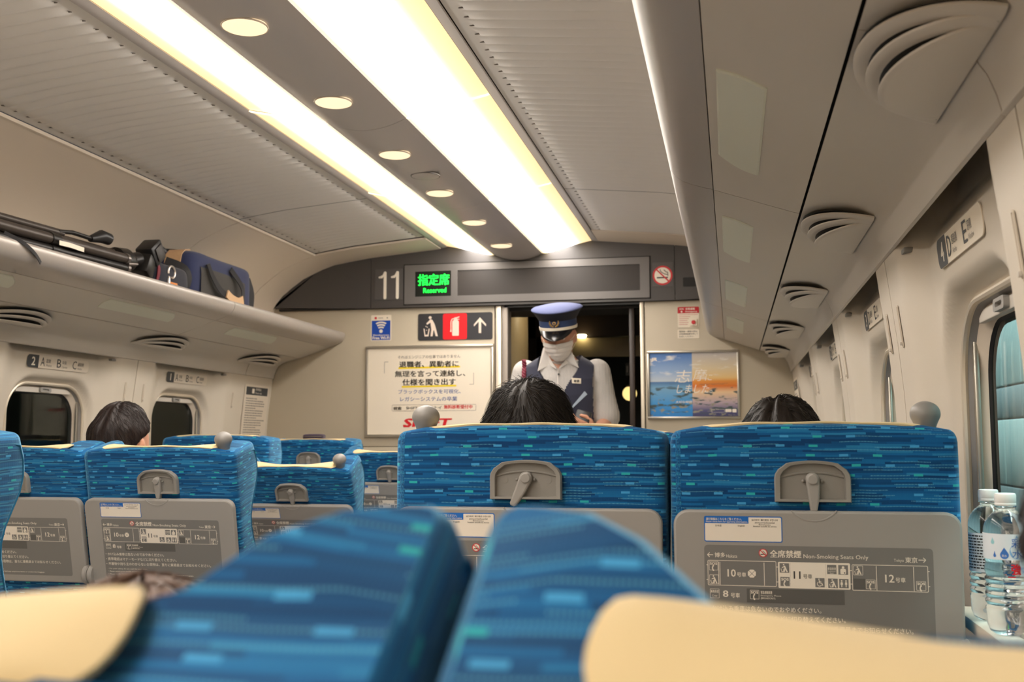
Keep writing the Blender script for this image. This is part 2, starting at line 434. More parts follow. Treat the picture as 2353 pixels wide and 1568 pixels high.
# ================================================================= structure
Y0, YW = -2.4, 5.814
BAYS_R = [4.88, 3.84, 2.80, 1.76, 0.72, -0.32, -1.36]
def interp(T, z):
    if z <= T[0][0]: return T[0][1]
    for (a, b), (c, d) in zip(T, T[1:]):
        if z <= c: return b + (d - b) * (z - a) / (c - a)
    return T[-1][1]
def smooth(t):
    t = max(0.0, min(1.0, t)); return t * t * (3 - 2 * t)
BAY = [(0, 1.565), (.9, 1.56), (1.1, 1.552), (1.3, 1.537), (1.45, 1.52), (1.52, 1.506), (1.545, 1.506), (1.57, 1.518), (1.61, 1.545), (1.66, 1.560), (1.71, 1.570)]
PIL = [(0, 1.53), (.9, 1.512), (1.1, 1.505), (1.3, 1.495), (1.4, 1.486), (1.5, 1.474), (1.62, 1.459), (1.66, 1.455)]
ARCH = [(0, 2.217), (.07, 2.225), (.135, 2.25), (.17, 2.254), (.22, 2.265), (.288, 2.284), (.35, 2.299), (.41, 2.311), (.45, 2.307), (.65, 2.289), (.86, 2.270), (1.0, 2.250), (1.09, 2.235), (1.16, 2.212), (1.22, 2.186), (1.283, 2.157), (1.35, 2.110), (1.41, 2.062), (1.455, 2.01), (1.485, 1.955), (1.50, 1.89), (1.505, 1.79)]
def archz(x): return interp(ARCH, abs(x))
WHW, WZ, WHH, WR = 0.25, 1.1795, 0.2575, 0.125
def wsdf(u, z):
    qx = abs(u) - (WHW - WR); qz = abs(z - WZ) - (WHH - WR)
    return math.hypot(max(qx, 0), max(qz, 0)) + min(max(qx, qz), 0) - WR
def wallX(u, z):
    b = interp(BAY, z); p = interp(PIL, z)
    x = b + (p - b) * smooth((abs(u) - 0.26) / 0.13)
    d = wsdf(u, z)
    if z > 0.86: x = 1.56 + (x - 1.56) * smooth(d / 0.034)
    return x

# ---- floor
fl = empty('floor', (0, 1.7, 0), kind='structure')
FLOORM = mat('speckled_grey_floor', (186, 180, 172), 0.5, grain=0.25, gscale=220)
AISLE = mat('blue_grey_aisle_vinyl', (150, 152, 156), 0.45, grain=0.2, gscale=260)
MB().box((0.95, 1.7, -0.02), (1.32, 8.2, 0.04)).build('floor_sheet', FLOORM, fl)
MB().box((-0.86, 1.7, -0.02), (1.5, 8.2, 0.04)).build('floor_sheet', FLOORM, fl)
MB().box((0.09, 1.7, -0.018), (0.40, 8.2, 0.04)).build('aisle_sheet', AISLE, fl)

# ---- side walls: one moulded panel per window bay, joints at the pillars
def wall_panel_mesh(S):
    us = [-.5175 + 1.035 * i / 116 for i in range(117)]; zs = [0.0, .2, .4, .6, .75] + [.84 + .0095 * i for i in range(92)]
    mb = MB(); idx = {}; vs = []; fs = []
    D = {(i, j): wsdf(u, z) for i, u in enumerate(us) for j, z in enumerate(zs)}
    def vid(i, j):
        if (i, j) in idx: return idx[(i, j)]
        u, z = us[i], zs[j]; d = D[(i, j)]
        if d < 0:
            e = 1e-4; gx = (wsdf(u + e, z) - wsdf(u - e, z)) / (2 * e); gz = (wsdf(u, z + e) - wsdf(u, z - e)) / (2 * e)
            u -= gx * d; z -= gz * d
        idx[(i, j)] = len(vs); vs.append((S * wallX(u, z), u, z)); return idx[(i, j)]
    for i in range(len(us) - 1):
        for j in range(len(zs) - 1):
            c = ((i, j), (i + 1, j), (i + 1, j + 1), (i, j + 1))
            if max(D[k] for k in c) <= 0.0: continue
            fs.append([vid(*k) for k in c])
    # turned-back edges give each panel a thickness at its joints
    n = len(vs)
    for side in (0, len(us) - 1):
        col = [vid(side, j) for j in range(len(zs))]
        b = len(vs)
        for k in col: vs.append((vs[k][0] + S * 0.02, vs[k][1], vs[k][2]))
        for k in range(len(col) - 1): fs.append([col[k], col[k + 1], b + k + 1, b + k])
    mb.add(vs, fs); return mb
def slim_hook(S, u, parent):
    z0, z1 = 1.385, 1.470; X = lambda z: S * (interp(PIL, z) - 0.0015)
    mb = MB(); P = rrect(0.011, z1 - z0, 0.0054, 0, 0)
    tilt = V((interp(PIL, z1) - interp(PIL, z0), 0, z1 - z0)); tilt.x *= S; tilt.normalize()
    o = V((X((z0 + z1) / 2), u, (z0 + z1) / 2))
    ux = V((0, 1, 0)) * (-1 if S > 0 else 1)
    outer = P; inner = rrect(0.006, z1 - z0 - 0.005, 0.003)
    n = len(outer); un = ux.cross(tilt).normalized(); vs = []; fs = []
    for Q, h in ((outer, 0), (outer, .002), (inner, .002), (inner, .0005)): vs += [o + ux * p[0] + tilt * p[1] + un * h for p in Q]
    for k in range(3):
        for j in range(n): fs.append([k * n + j, k * n + (j + 1) % n, (k + 1) * n + (j + 1) % n, (k + 1) * n + j])
    fs.append([3 * n + j for j in range(n)])
    mb.add(vs, fs)
    mb.box(o - tilt * 0.034 + un * 0.004, (0.005, 0.005, 0.007), 0.001, m=1)
    return mb.build('coat_hook', [CREAM, RACK], parent)
def window(S, y, n):
    w = empty('window_%d' % n, (S * 1.56, y, WZ), kind='structure')
    def ring(hw, hh, r, X, k=9): return [V((S * X, y + p[0], WZ + p[1])) for p in rrect(2 * hw, 2 * hh, r, n=k)]
    MB().tube(ring(.2495, .257, .125, 1.5565), 0.0065, 8, closed=True).build('window_frame', ALUW, w)
    a, b = ring(.246, .2535, .122, 1.560), ring(.240, .248, .116, 1.573)
    mb = MB(); mb.grid([a, b][::1] and [[p, q] for p, q in zip(a, b)], close_u=True); mb.build('blind_channel', mat('grey_channel', (150, 146, 142), .4, metal=.2, grain=.02, gscale=300), w)
    a, b, c = ring(.240, .248, .116, 1.573), ring(.236, .243, .112, 1.575), ring(.224, .226, .10, 1.590)
    mb = MB(); mb.grid([[p, q, s] for p, q, s in zip(a, b, c)], close_u=True); mb.build('inner_liner', COVE, w)
    b, c, d = ring(.224, .226, .10, 1.590), ring(.219, .221, .097, 1.597), ring(.214, .216, .094, 1.600)
    mb = MB(); mb.grid([[p, q, s] for p, q, s in zip(b, c, d)], close_u=True); mb.build('gasket', RUBBER, w)
    mb = MB(); P = rrect(.436, .440, .095, n=8)
    mb.prism([(p[0], p[1]) for p in P], (S * 1.600, y, WZ), (0, -S, 0), (0, 0, 1), 0.006); mb.build('glass', PANE, w)
    # rolled-up blind: its bottom rail shows as a beige bar under the top of the frame
    top = [p for p in rrect(.470, .488, .112, n=10) if p[1] > 0.224]
    top = [(max(-.233, min(.233, p[0])), p[1]) for p in top]
    x = max(p[0] for p in top); poly = [(-x, .222), (x, .222)] + top
    MB().prism(poly, (S * 1.578, y, WZ), (0, -S, 0), (0, 0, 1), 0.010, 0.002).build('blind_rail', RACK, w)
    hb = MB()
    P = rrect(.068, .020, .006); Q = rrect(.042, .008, .003); o = V((S * 1.568, y, WZ + .2345))
    vs = []; fs = []; k = len(P)
    for q, h in ((P, 0), (P, .009), (Q, .009), (Q, .002)): vs += [o + V((-S * h, -S * p[0], p[1])) for p in q]
    for i in range(3):
        for j in range(k): fs.append([i * k + j, i * k + (j + 1) % k, (i + 1) * k + (j + 1) % k, (i + 1) * k + j])
    fs.append([3 * k + j for j in range(k)]); hb.add(vs, fs); hb.build('blind_handle', GREY, w)
    for u in (-.229, .229): MB().box((S * 1.572, y + u, WZ), (.010, .013, .445), .003).build('guide_rail', ALU, w)
    MB().box((S * 1.553, y, .911), (.080, .42, .021), .004).build('window_sill', CREAM, w)
    return w
def endnotice_strip(S, parent):
    mb = MB(); zs = [0.0, .4, .8] + [.9 + .04 * i for i in range(19)]
    ys = (5.4025, 5.47, 5.6, YW)
    g = [[V((S * (interp(PIL, z) + .004 + (.0 if k else 0)), y, z)) for z in zs] for k, y in enumerate(ys)]
    mb.grid(g); e = [[g[0][j], g[0][j] + V((S * .02, 0, 0))] for j in range(len(zs))]; mb.grid(e)
    return mb.build('wall_panel', CREAM, parent)
wins = {}
k = 0
for S, side, bays in ((1, 'right', BAYS_R), (-1, 'left', BAYS_R)):
    w = empty('wall_' + side, (S * 1.53, 1.7, 0.0), kind='structure')
    MB().box((S * 1.59, 1.7, .40), (.015, 8.3, .80)).box((S * 1.585, 1.7, 1.98), (.02, 8.3, 0.72)).box((S * 1.555, 1.7, 1.70), (.05, 8.3, .02)).build('backing', GAP, w)  # upper boxes added to block outside light leaking over the panels
    proto = None
    for y in bays:
        if proto is None:
            proto = wall_panel_mesh(S).build('wall_panel', CREAM, w, local=True, ang=60); p = proto
        else:
            p = proto.copy(); COL.objects.link(p)
        p.location = (-S * 1.53, y - 1.7, 0)
    for y in bays[:5]:
        for u in (-.445, .445):
            slim_hook(S, y + u, w)
        MB().box((S * 1.487, y + .345, 1.560), (.026, .04, .010), .002).box((S * 1.498, y + .345, 1.572), (.006, .04, .030), .002).build('rack_bracket', GREYD, w)
    MB().box((S * 1.520, 5.3985, .82), (.012, .012, 1.6)).build('joint_strip', GAP, w)
    for y in bays[:-1]: MB().box((S * 1.556, y - .52, .8), (.006, .02, 1.7)).build('joint_strip', GAP, w)
    endnotice_strip(S, w)
    for y in bays:
        k += 1; window(S, y, k)

# ---- outside the windows
ex = empty('wall_platform', (2.75, 2.6, 1.2), kind='structure')
TEAL = mat('pale_teal_panel', (172, 200, 202), 0.6, grain=0.05, gscale=8); TEALD = mat('blue_grey_panel', (128, 148, 154), 0.6, grain=0.05, gscale=8)
for (z0, z1, mm) in ((-.2, .94, TEALD), (.95, 1.33, TEAL), (1.34, 1.52, TEALD), (1.53, 3.0, TEAL)):
    mb = MB()
    for i in range(26): mb.box((2.75, -1 + .42 * i, (z0 + z1) / 2), (.05, .412, z1 - z0), .008)
    o = mb.build('cladding', mm, ex); o['kind'] = 'stuff'
tn = empty('wall_tunnel', (-2.5, 3.0, 1.2), kind='structure')
TUN = mat('dark_concrete', (84, 82, 72), 0.8, grain=0.15, gscale=12)
MB().box((-2.5, 5.4, 1.55), (.1, 11.5, .9), .01).build('concrete_panel', TUN, tn)
MB().box((-2.5, 5.4, .5), (.14, 11.5, 1.15), .01).build('concrete_panel', mat('darker_concrete', (46, 45, 42), .8, grain=.2, gscale=9), tn)
MB().box((-2.46, 5.35, 1.25), (.16, .22, 1.6), .02).build('column', DARK, tn)
MB().box((-2.445, 4.62, 1.46), (.01, .30, .07), .003).build('sign_plate', mat('red_sign_reflection', (120, 62, 56), .6, grain=.1, gscale=60), tn)  # red plate stands in for a sign's reflection in the glass

# ---- ceiling
ce = empty('ceiling', (0, 1.7, 2.3), kind='structure')
def arch_pts(a, b, extra=()):
    return [(x, z) for x, z in ARCH if a - 1e-6 <= x <= b + 1e-6]
SEAMY = [-2.4, -.36, .84, 2.04, 3.24, 4.44, 5.80]
for y0, y1 in zip(SEAMY, SEAMY[1:]):
    P = [(x, 2.217 + .033 * (x / .135) ** 2) for x in [-.135 + .27 * i / 16 for i in range(17)]]
    MB().strip(P, y0 + .0015, y1 - .0015, .008).build('centre_panel', STRIPE, ce)
# grooved panels
def ribbed(S, y0, y1):
    rows = []; X = [.452, .47, .49, .50, .505, .56, .65, .75, .86, .95, 1.0, 1.04, 1.045, 1.06, 1.082]
    n = int(round((y1 - y0) / .06)); yy = []
    for i in range(n):
        for t in (0, .12, .3, .5, .7, .85, .94): yy.append((y0 + (y1 - y0) * (i + t) / n, t))
    yy.append((y1, 0))
    for y, t in yy:
        h = {0: 0, .12: -.0010, .3: -.0029, .5: -.0040, .7: -.0035, .85: -.0020, .94: .0009}[t]
        row = []
        for x in X:
            m = 1.0 if .503 < x < 1.042 else 0.0
            row.append(V((S * x, y, archz(x) + .004 + h * m)))
        rows.append(row)
    mb = MB(); mb.grid(rows)
    rp = mb.build('ribbed_panel', CEIL, ce, ang=50)
    # dimple where each groove runs out
    mb = MB()
    for i in range(n):
        y = y0 + (y1 - y0) * (i + .55) / n
        for x in (.500, 1.046):
            P = circ(0, 0, .0075, 8, .006); mb.add([(S * (x + q[0] * (1.6 if x < 1 else 1)), y + q[1], archz(x) + .0022 - (.0008 if q[0] < 0 else 0)) for q in P] + [(S * x, y, archz(x) + .0045)], [[k, (k + 1) % 8, 8] for k in range(8)])
    dm = mb.build('groove_end', mat('groove_shadow_grey', (120, 112, 104), .7, grain=.05, gscale=200), rp, ang=0); dm['kind'] = 'stuff'
    return rp
for S in (-1, 1):
    for y0, y1 in ((-2.4, 2.147), (2.153, 4.547), (4.553, 5.47)): ribbed(S, y0, y1)
    sgn = lambda P: [(S * a, b) for a, b in P]
    for y0, y1 in ((-2.4, 2.147), (2.153, 4.547), (4.553, 5.47)):
        MB().strip(sgn([(1.078, 2.236), (1.083, 2.229), (1.092, 2.227), (1.100, 2.232)]), y0, y1, .004).build('ceiling_rail', COVE, ce)
        MB().strip(sgn([(x, z) for x, z in ARCH if x >= 1.09]), y0, y1, .01).build('cove_panel', COVE, ce, ang=60)
    MB().strip(sgn([(x, z) for x, z in ARCH if x >= .45]), 5.476, YW, .01).build('end_cove', COVE, ce, ang=60)
    MB().strip(sgn([(.413, 2.314), (.420, 2.3105), (.446, 2.3065), (.449, 2.309)]), -2.4, 5.80, .006).build('strip_frame', STRIPE, ce)
    MB().strip(sgn([(.440, 2.316), (.456, 2.316)]), -2.4, 5.80, .004).build('strip_gap', GAP, ce)
    MB().strip(sgn([(.12, 2.34), (1.3, 2.36)]), -2.4, YW, .01).build('roof_lining', GAP, ce)
# the two long lamps
def light_strip(S, lab):
    L = empty('light_strip', (S * .27, 1.7, 2.29), lab, 'ceiling light', 'long ceiling light strips')
    prof = [(.138, 2.2505), (.15, 2.2512), (.17, 2.254), (.22, 2.265), (.288, 2.284), (.35, 2.299), (.405, 2.3105), (.412, 2.3135)]
    for y0, y1 in zip(SEAMY, SEAMY[1:]):
        vs = []; uv = []; fs = []
        ys = [y0 + .004, y0 + .05, (y0 + y1) / 2, y1 - .05, y1 - .004]
        for y in ys:
            for x, z in prof:
                vs.append(V((S * x, y, z))); uv.append(((x - .138) / .274, 0))
        n = len(prof)
        for j in range(len(ys) - 1):
            for i in range(n - 1): fs.append([j * n + i, j * n + i + 1, (j + 1) * n + i + 1, (j + 1) * n + i])
        if S > 0: fs = [f[::-1] for f in fs]
        mb = MB(); mb.add(vs, fs); mb.build('diffuser', STRIPM, L, ang=60, uv=uv)
        if y1 < 5.7:
            MB().strip([(S * a, b - .003) for a, b in prof], y1 - .005, y1 + .005, .004).build('strip_joint', emission('joint_glow', (255, 236, 200), 1.0) if 'JG' not in MATS else MATS['JG'], L)
    return L
MATS['JG'] = emission('joint_glow', (255, 238, 204), 1.0)
light_strip(-1, 'long lit ceiling strip to the left of the dark taupe band')
light_strip(1, 'long wide bright ceiling strip to the right of the dark taupe band')
ORD = ['largest and nearest', 'second nearest', 'third nearest', 'fourth from the camera', 'fifth from the camera, last but one', 'smallest and farthest']
for i in range(6):
    y = 2.348 + .597 * i
    t = empty('downlight', (0, y, 2.217), 'round cream downlight in the dark ceiling band, ' + ORD[i], 'downlight', 'round downlights along the ceiling')
    MB().lathe([(0, -.0065), (.034, -.006), (.050, -.0045), (.0545, -.002), (.0545, .006)], 32, MX.Translation((0, y, 2.217))).build('diffuser', DOWN, t)
    MB().tube([(0.0562 * cos(a), y + .0562 * sin(a), 2.2165) for a in [2 * pi * q / 32 for q in range(32)]], .0022, 6, closed=True).build('rim', COVE, t)
t = empty('smoke_detector', (0.02, 3.86, 2.218), 'flush round grey detector cover in the dark ceiling band', 'detector')
MB().lathe([(0, -.0015), (.05, -.0013), (.054, 0), (.054, .004)], 32, MX.Translation((0.02, 3.86, 2.2165))).build('detector_cover', STRIPE, t)
MB().lathe([(.055, -.0004), (.057, 0), (.057, .004), (.055, .004)], 32, MX.Translation((0.02, 3.86, 2.2165))).build('detector_rim', HEADL, t)

# ---- luggage racks
def rack(S, lab):
    r = empty('luggage_rack', (S * 1.25, 1.7, 1.75), lab, 'luggage rack')
    sg = lambda P: [(S * a, b) for a, b in P]
    segs = [(-2.4, .248), (.252, 2.328), (2.332, 4.408), (4.412, 5.81)]
    for y0, y1 in segs:
        MB().strip(sg([(1.09, 1.802), (1.06, 1.826), (1.048, 1.834), (1.037, 1.8355), (1.029, 1.831), (1.026, 1.824), (1.0265, 1.812), (1.031, 1.798), (1.040, 1.785), (1.055, 1.773), (1.075, 1.764), (1.10, 1.756), (1.1205, 1.7505)]), y0, y1, .006 * S).build('rack_lip', LIP, r, ang=60)
        MB().strip(sg([(1.1225, 1.7495), (1.24, 1.709), (1.3015, 1.6885)]), y0, y1, .006 * S).build('lamp_panel', RACK, r)
    for y0, y1 in ((-2.4, -.802), (-.798, 1.278), (1.282, 3.358), (3.362, 5.438), (5.442, 5.81)):
        MB().strip(sg([(1.3065, 1.6865), (1.345, 1.679), (1.38, 1.671), (1.41, 1.660), (1.432, 1.645), (1.447, 1.622), (1.456, 1.598), (1.461, 1.578), (1.459, 1.573)]), y0, y1, .006 * S).build('vent_panel', RACK, r, ang=50)
    MB().strip(sg([(1.10, 1.780), (1.30, 1.712), (1.40, 1.690), (1.445, 1.662)]), -2.4, 5.81, .004 * S).build('backing', GAP, r)
    for ys in (-.80, 1.28, 3.36, 5.44):
        MB().strip(sg([(1.3065 + .005, 1.6865 + .008), (1.385, 1.681), (1.416, 1.670), (1.440, 1.653), (1.456, 1.628), (1.466, 1.600), (1.470, 1.580)]), ys - .02, ys + .02, .004 * S).build('joint_backing', GAP, r)
    MB().box((S * 1.30, 1.7, 1.797), (.42, 8.22, .012), .003).build('rack_shelf', RACK, r)
    # reading-lamp covers
    for i in range(-1, 4):
        y0 = 1.54 + 1.035 * i; y1 = y0 + .545
        P = []
        for q in range(9): P.append((1.139 + .073 * q / 8, y0 + .03 * (q / 8) - .012 * sin(pi * q / 8)))
        for q in range(9): P.append((1.212 - .075 * q / 8, y1 - .075 * q / 8 + .045 * sin(pi * q / 8) * .5))
        ux = V((S * (1.3015 - 1.1225), 0, 1.6885 - 1.7495)).normalized(); o = V((S * 1.1225, 0, 1.7495)) - ux * 1.1225
        # distances along the sloping panel
        k = math.hypot(.179, .061) / .179
        vs = []; fs = []; n = len(P); dn = V((-S * .061, 0, -.179)).normalized() * 1.0
        dn = V((-.061 * S, 0, -.179)).normalized()
        pos = lambda x, y, h: V((S * x, y, 1.7495 - (x - 1.1225) * .061 / .179)) + dn * h
        Q = inset(P, .003)
        for PP, h in ((P, -.002), (P, .002), (Q, .0045)): vs += [pos(p[0], p[1], h) for p in PP]
        for a in range(2):
            for j in range(n): fs.append([a * n + j, a * n + (j + 1) % n, (a + 1) * n + (j + 1) % n, (a + 1) * n + j])
        fs.append([2 * n + j for j in range(n)])
        MB().add(vs, fs).build('reading_lamp', LAMPC, r)
    # air vents: a half-round cover plate with two curved louvres stepped up behind it
    for i in range(-1, 5):
        yc = 1.325 + 1.04 * i
        def plate(ax, by, zz, th, cup):
            n = 28; vs = []; fs = []
            E = [(cos(pi / 2 + pi * q / n), sin(pi / 2 + pi * q / n)) for q in range(n + 1)]
            rings = [(1.0, zz - th), (1.0, zz), (.985, zz - th - .002), (.94, zz - th - .004)]
            order = [(1.0, th), (1.0, 0), (.97, -.0025), (.92, -.0035), (.5, -.0036)]
            for s_, h in order:
                for ex_, ey in E:
                    x = 1.433 + ax * s_ * ex_; t = -ex_ * s_
                    vs.append(V((S * x, yc + by * s_ * ey, 1.6385 + zz * t + h)))
            m_ = n + 1
            for a in range(len(order) - 1):
                for j in range(n): fs.append([a * m_ + j, a * m_ + j + 1, (a + 1) * m_ + j + 1, (a + 1) * m_ + j])
            fs.append([(len(order) - 1) * m_ + j for j in range(m_)])
            fs.append([0 * m_ + j for j in range(m_)][::-1])
            return MB().add(vs, fs)
        av = plate(.098, .163, -.008, .003, 0).build('air_vent', RACK, r)
        plate(.112, .184, .0125, .003, 0).build('louvre', RACK, av)
        plate(.126, .205, .0330, .003, 0).build('louvre', RACK, av)
        plate(.122, .200, .0435, .001, 0).build('vent_throat_shade', DARK, av)  # dark sheet paints the shade inside the vent opening
        plate(.099, .167, .0100, .001, 0).build('vent_slot_shade', DARK, av)  # near-black sheets paint the shade under the louvres
        plate(.113, .189, .0286, .001, 0).build('vent_slot_shade', DARK, av)
        MB().box((S * 1.41, yc, 1.662), (.03, .012, .03)).build('vent_bracket', GREYD, av)
    return r
rack(-1, 'grey overhead luggage rack along the left wall, loaded with bags')
rack(1, 'grey overhead luggage rack along the right wall, seen from below')

# ---- end wall, header, door way
we = empty('wall_end', (0, YW, 0), kind='structure')
def wallpoly(P, y, th, m, name, parent=we, bev=.0015):
    return MB().prism([(p[0], p[1]) for p in P], (0, y, 0), (1, 0, 0), (0, 0, 1), th, bev).build(name, m, parent)
for (x0, x1) in ((-1.53, -.143), (.697, 1.53)):
    wallpoly([(x0, 1.1765), (x0, .0), (x1, .0), (x1, 1.1765)][::-1][::1] if False else [(x0, 0), (x1, 0), (x1, 1.1765), (x0, 1.1765)], YW + .02, .02, ENDW, 'wall_panel')
    wallpoly([(x0, 1.1795), (x1, 1.1795), (x1, 2.0), (x0, 2.0)], YW + .02, .02, ENDW, 'wall_panel')
for x0, x1 in ((-1.53, -.145), (.70, 1.53)): MB().box(((x0 + x1) / 2, YW + .03, 1.19), (x1 - x0, .014, .06)).build('backing', GAP, we)
wallpoly([(-.135, 0), (-.104, 0), (-.104, 1.968), (-.135, 1.968)], YW + .02, .026, ALUW, 'door_jamb')
wallpoly([(-.100, 0), (-.068, 0), (-.068, 1.968), (-.100, 1.968)], YW + .10, .10, mat('jamb_grey', (150, 140, 130), .4, metal=.3, grain=.02, gscale=300), 'door_jamb')
wallpoly([(.672, 0), (.692, 0), (.692, 1.968), (.672, 1.968)], YW + .02, .026, ALUW, 'door_jamb')
MB().box((.302, YW + .06, 1.975), (.78, .12, .04)).build('door_head', BLACK, we)
xs = [-1.484 + 2.968 * i / 120 for i in range(121)]
def header(x0, x1):
    A = [x for x in xs if x0 < x < x1]
    topz = lambda x: archz(x) + .002
    lo = lambda x: 1.968 + (.017 * smooth((abs(x) - 1.36) / .12))
    P = [(x0, lo(x0)), (x1, lo(x1)), (x1, topz(x1))] + [(x, topz(x)) for x in A[::-1]] + [(x0, topz(x0))]
    P = [p for i, p in enumerate(P) if i == 0 or (V(p) - V(P[i - 1])).length > 1e-4]
    return wallpoly(P, YW, .03, HEAD, 'header_panel', we, 0)
header(-1.484, -.8655); header(-.8625, .8635); header(.8665, 1.484)
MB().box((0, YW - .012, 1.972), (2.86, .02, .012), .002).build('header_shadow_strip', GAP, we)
MB().box((-.1, YW + .2, 2.25), (3.2, .3, .62)).build('header_backing', GAP, we)
mb = MB(); mb.prism([(x, 2.0 + .062 * 0) for x in ()] or rrect(.069, .05, .003, .9435, 2.064), (0, YW - .030, 0), (1, 0, 0), (0, 0, 1), .002).build('sensor_window', DARK, we)
# vestibule behind the open door way
vb = empty('wall_vestibule', (.3, 6.6, 0), kind='structure')
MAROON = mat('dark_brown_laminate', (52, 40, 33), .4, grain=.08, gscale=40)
VEST = mat('vestibule_beige', (176, 158, 122), .45, grain=.04, gscale=60)
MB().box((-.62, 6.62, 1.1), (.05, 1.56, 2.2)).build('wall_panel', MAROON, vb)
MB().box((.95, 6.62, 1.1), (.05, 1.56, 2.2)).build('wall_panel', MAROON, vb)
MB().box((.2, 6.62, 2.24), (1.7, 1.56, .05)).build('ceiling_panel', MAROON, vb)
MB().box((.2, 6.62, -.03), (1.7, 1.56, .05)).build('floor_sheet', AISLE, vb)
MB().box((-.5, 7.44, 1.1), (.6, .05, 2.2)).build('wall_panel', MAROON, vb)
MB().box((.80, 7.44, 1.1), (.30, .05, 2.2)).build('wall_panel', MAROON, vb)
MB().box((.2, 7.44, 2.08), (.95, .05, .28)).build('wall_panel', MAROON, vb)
MB().box((.29, 7.40, 1.863), (.66, .03, .134), .004).build('header_panel', VEST, vb)
MB().lathe([(.13, 0), (.13, 2.2)], 28, MX.Translation((-.185, 6.35, 0))).build('column', VEST, vb)
MB().box((-.165, 6.215, 1.945), (.055, .012, .052), .004).build('column_switch', DARK, vb)
MB().box((.620, 5.90, .98), (.030, .055, 1.96), .004).build('door_leaf_edge', MAROON, vb)
# next carriage seen through the far door
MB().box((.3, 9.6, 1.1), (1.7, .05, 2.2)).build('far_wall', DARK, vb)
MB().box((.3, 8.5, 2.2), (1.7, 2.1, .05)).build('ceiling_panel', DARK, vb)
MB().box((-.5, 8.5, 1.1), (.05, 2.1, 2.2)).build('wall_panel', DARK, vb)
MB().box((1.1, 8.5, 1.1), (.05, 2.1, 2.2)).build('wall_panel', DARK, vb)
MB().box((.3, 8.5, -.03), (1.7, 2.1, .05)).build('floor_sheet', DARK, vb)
MB().lathe([(0, -.018), (.030, -.016), (.036, 0), (.030, .006), (0, .008)], 20, MX.Translation((.137, 7.36, 1.945))).build('downlight', SPOTL, vb)
# unseen back wall behind the viewer, added to enclose the light
wr = empty('wall_rear_enclosure', (0, Y0, 0), kind='structure')
P = [(-1.56, 0), (1.56, 0)] + [(x, archz(x) + .06) for x in [1.5 - 3.0 * i / 40 for i in range(41)]]
MB().prism(P, (0, Y0, 0), (1, 0, 0), (0, 0, 1), .03).build('wall_panel', ENDW, wr)
# ================================================================= seats
HW = .2275
DSIDE = [(.40, .13), (.55, .145), (.70, .155), (.80, .145), (.88, .118), (.95, .095), (1.0, .084), (1.04, .088), (1.08, .115), (1.12, .142), (1.16, .150), (1.2, .136)]
DMID = [(.40, .12), (.60, .115), (.80, .098), (.95, .078), (1.05, .070), (1.2, .064)]
def seat_arch(x, z):
    return .019 * (1 - abs(x / HW) ** 3) * smooth((z - .95) / .25)
def seat_dip(x, y):      # the padded middle sinks towards its front edge
    return .024 * max(0, 1 - (x / .158) ** 2) * max(0.0, min(1.0, (y - .008) / .056)) if y < .075 else 0.0
def plan(z, ins=0.0):
    ds, dm = interp(DSIDE, z), interp(DMID, z)
    k = smooth((z - .88) / .14)      # wings only around the headrest
    w = HW - .004 * smooth((1.05 - z) / .3)
    xin = w - .035 - .085 * k; xt = w - .014 - .012 * (1 - k)
    P = []
    for i in range(13): P.append((-w + .018 + (2 * w - .036) * i / 12, 0.0))
    for a in (-60, -30, 0): P.append((w - .018 + .018 * cos(R(a)), .018 + .018 * sin(R(a))))
    P.append((w, ds * .4)); P.append((w, ds * .7))
    P.append((w, ds - .016)); P.append((w - .004, ds - .005)); P.append((xt, ds))
    P.append((xt - .012, ds - .004)); 
    for t in (.25, .5, .75): P.append((xt - .012 + (xin - xt + .012) * t, ds - .004 + (dm - ds + .004) * smooth(t)))
    for i in range(9): P.append((xin - 2 * xin * i / 8, dm))
    for t in (.75, .5, .25): P.append((-(xt - .012 + (xin - xt + .012) * t), ds - .004 + (dm - ds + .004) * smooth(t)))
    P.append((-(xt - .012), ds - .004)); P.append((-xt, ds)); P.append((-(w - .004), ds - .005)); P.append((-w, ds - .016))
    P.append((-w, ds * .7)); P.append((-w, ds * .4))
    for a in (180, 210, 240): P.append((-w + .018 + .018 * cos(R(a)), .018 + .018 * sin(R(a))))
    return inset(P, ins) if ins else P
def make_backrest(parent):
    zs = [(.42, 0)] + [(.42 + .78 * i / 30, 0) for i in range(1, 30)] + [(1.200, .0003), (1.208, .0018), (1.2135, .0048), (1.2165, .0095)]
    zs = [q for q in zs if q[1] > 0 or q[0] <= 1.176]
    vs = []; fs = []; uv = []
    for z, ins in zs:
        P = plan(z, ins); L = 0
        for i, p in enumerate(P):
            if i: L += (V(P[i]) - V(P[i - 1])).length
            # a soft crease line where the side panel meets the back
            vs.append(V((p[0], p[1], z + seat_arch(p[0], z) - (seat_dip(p[0], p[1]) + (.004 if abs(p[0]) < .16 and .004 < p[1] < .075 else 0)) * smooth((z - 1.08) / .1)))); uv.append((L + .013 * z, z + seat_arch(p[0], z) + ins))
    n = len(P)
    for j in range(len(zs) - 1):
        for i in range(n): fs.append([j * n + i, j * n + (i + 1) % n, (j + 1) * n + (i + 1) % n, (j + 1) * n + i])
    top = [(len(zs) - 1) * n + i for i in range(n)]
    base = len(vs)
    for k, i in enumerate(top): vs.append(vs[i].copy()); uv.append((vs[i].x * 1.0 + 3.1, 1.3 + vs[i].y))
    tri = tessellate_polygon([[V((vs[i].x, vs[i].y, 0)) for i in top]])
    for a, b, c in tri: fs.append([base + a, base + b, base + c])
    fs.append(list(range(n))[::-1])
    mb = MB(); mb.add(vs, fs)
    return mb.build('backrest', FABRIC, parent, ang=50, local=True, uv=uv)
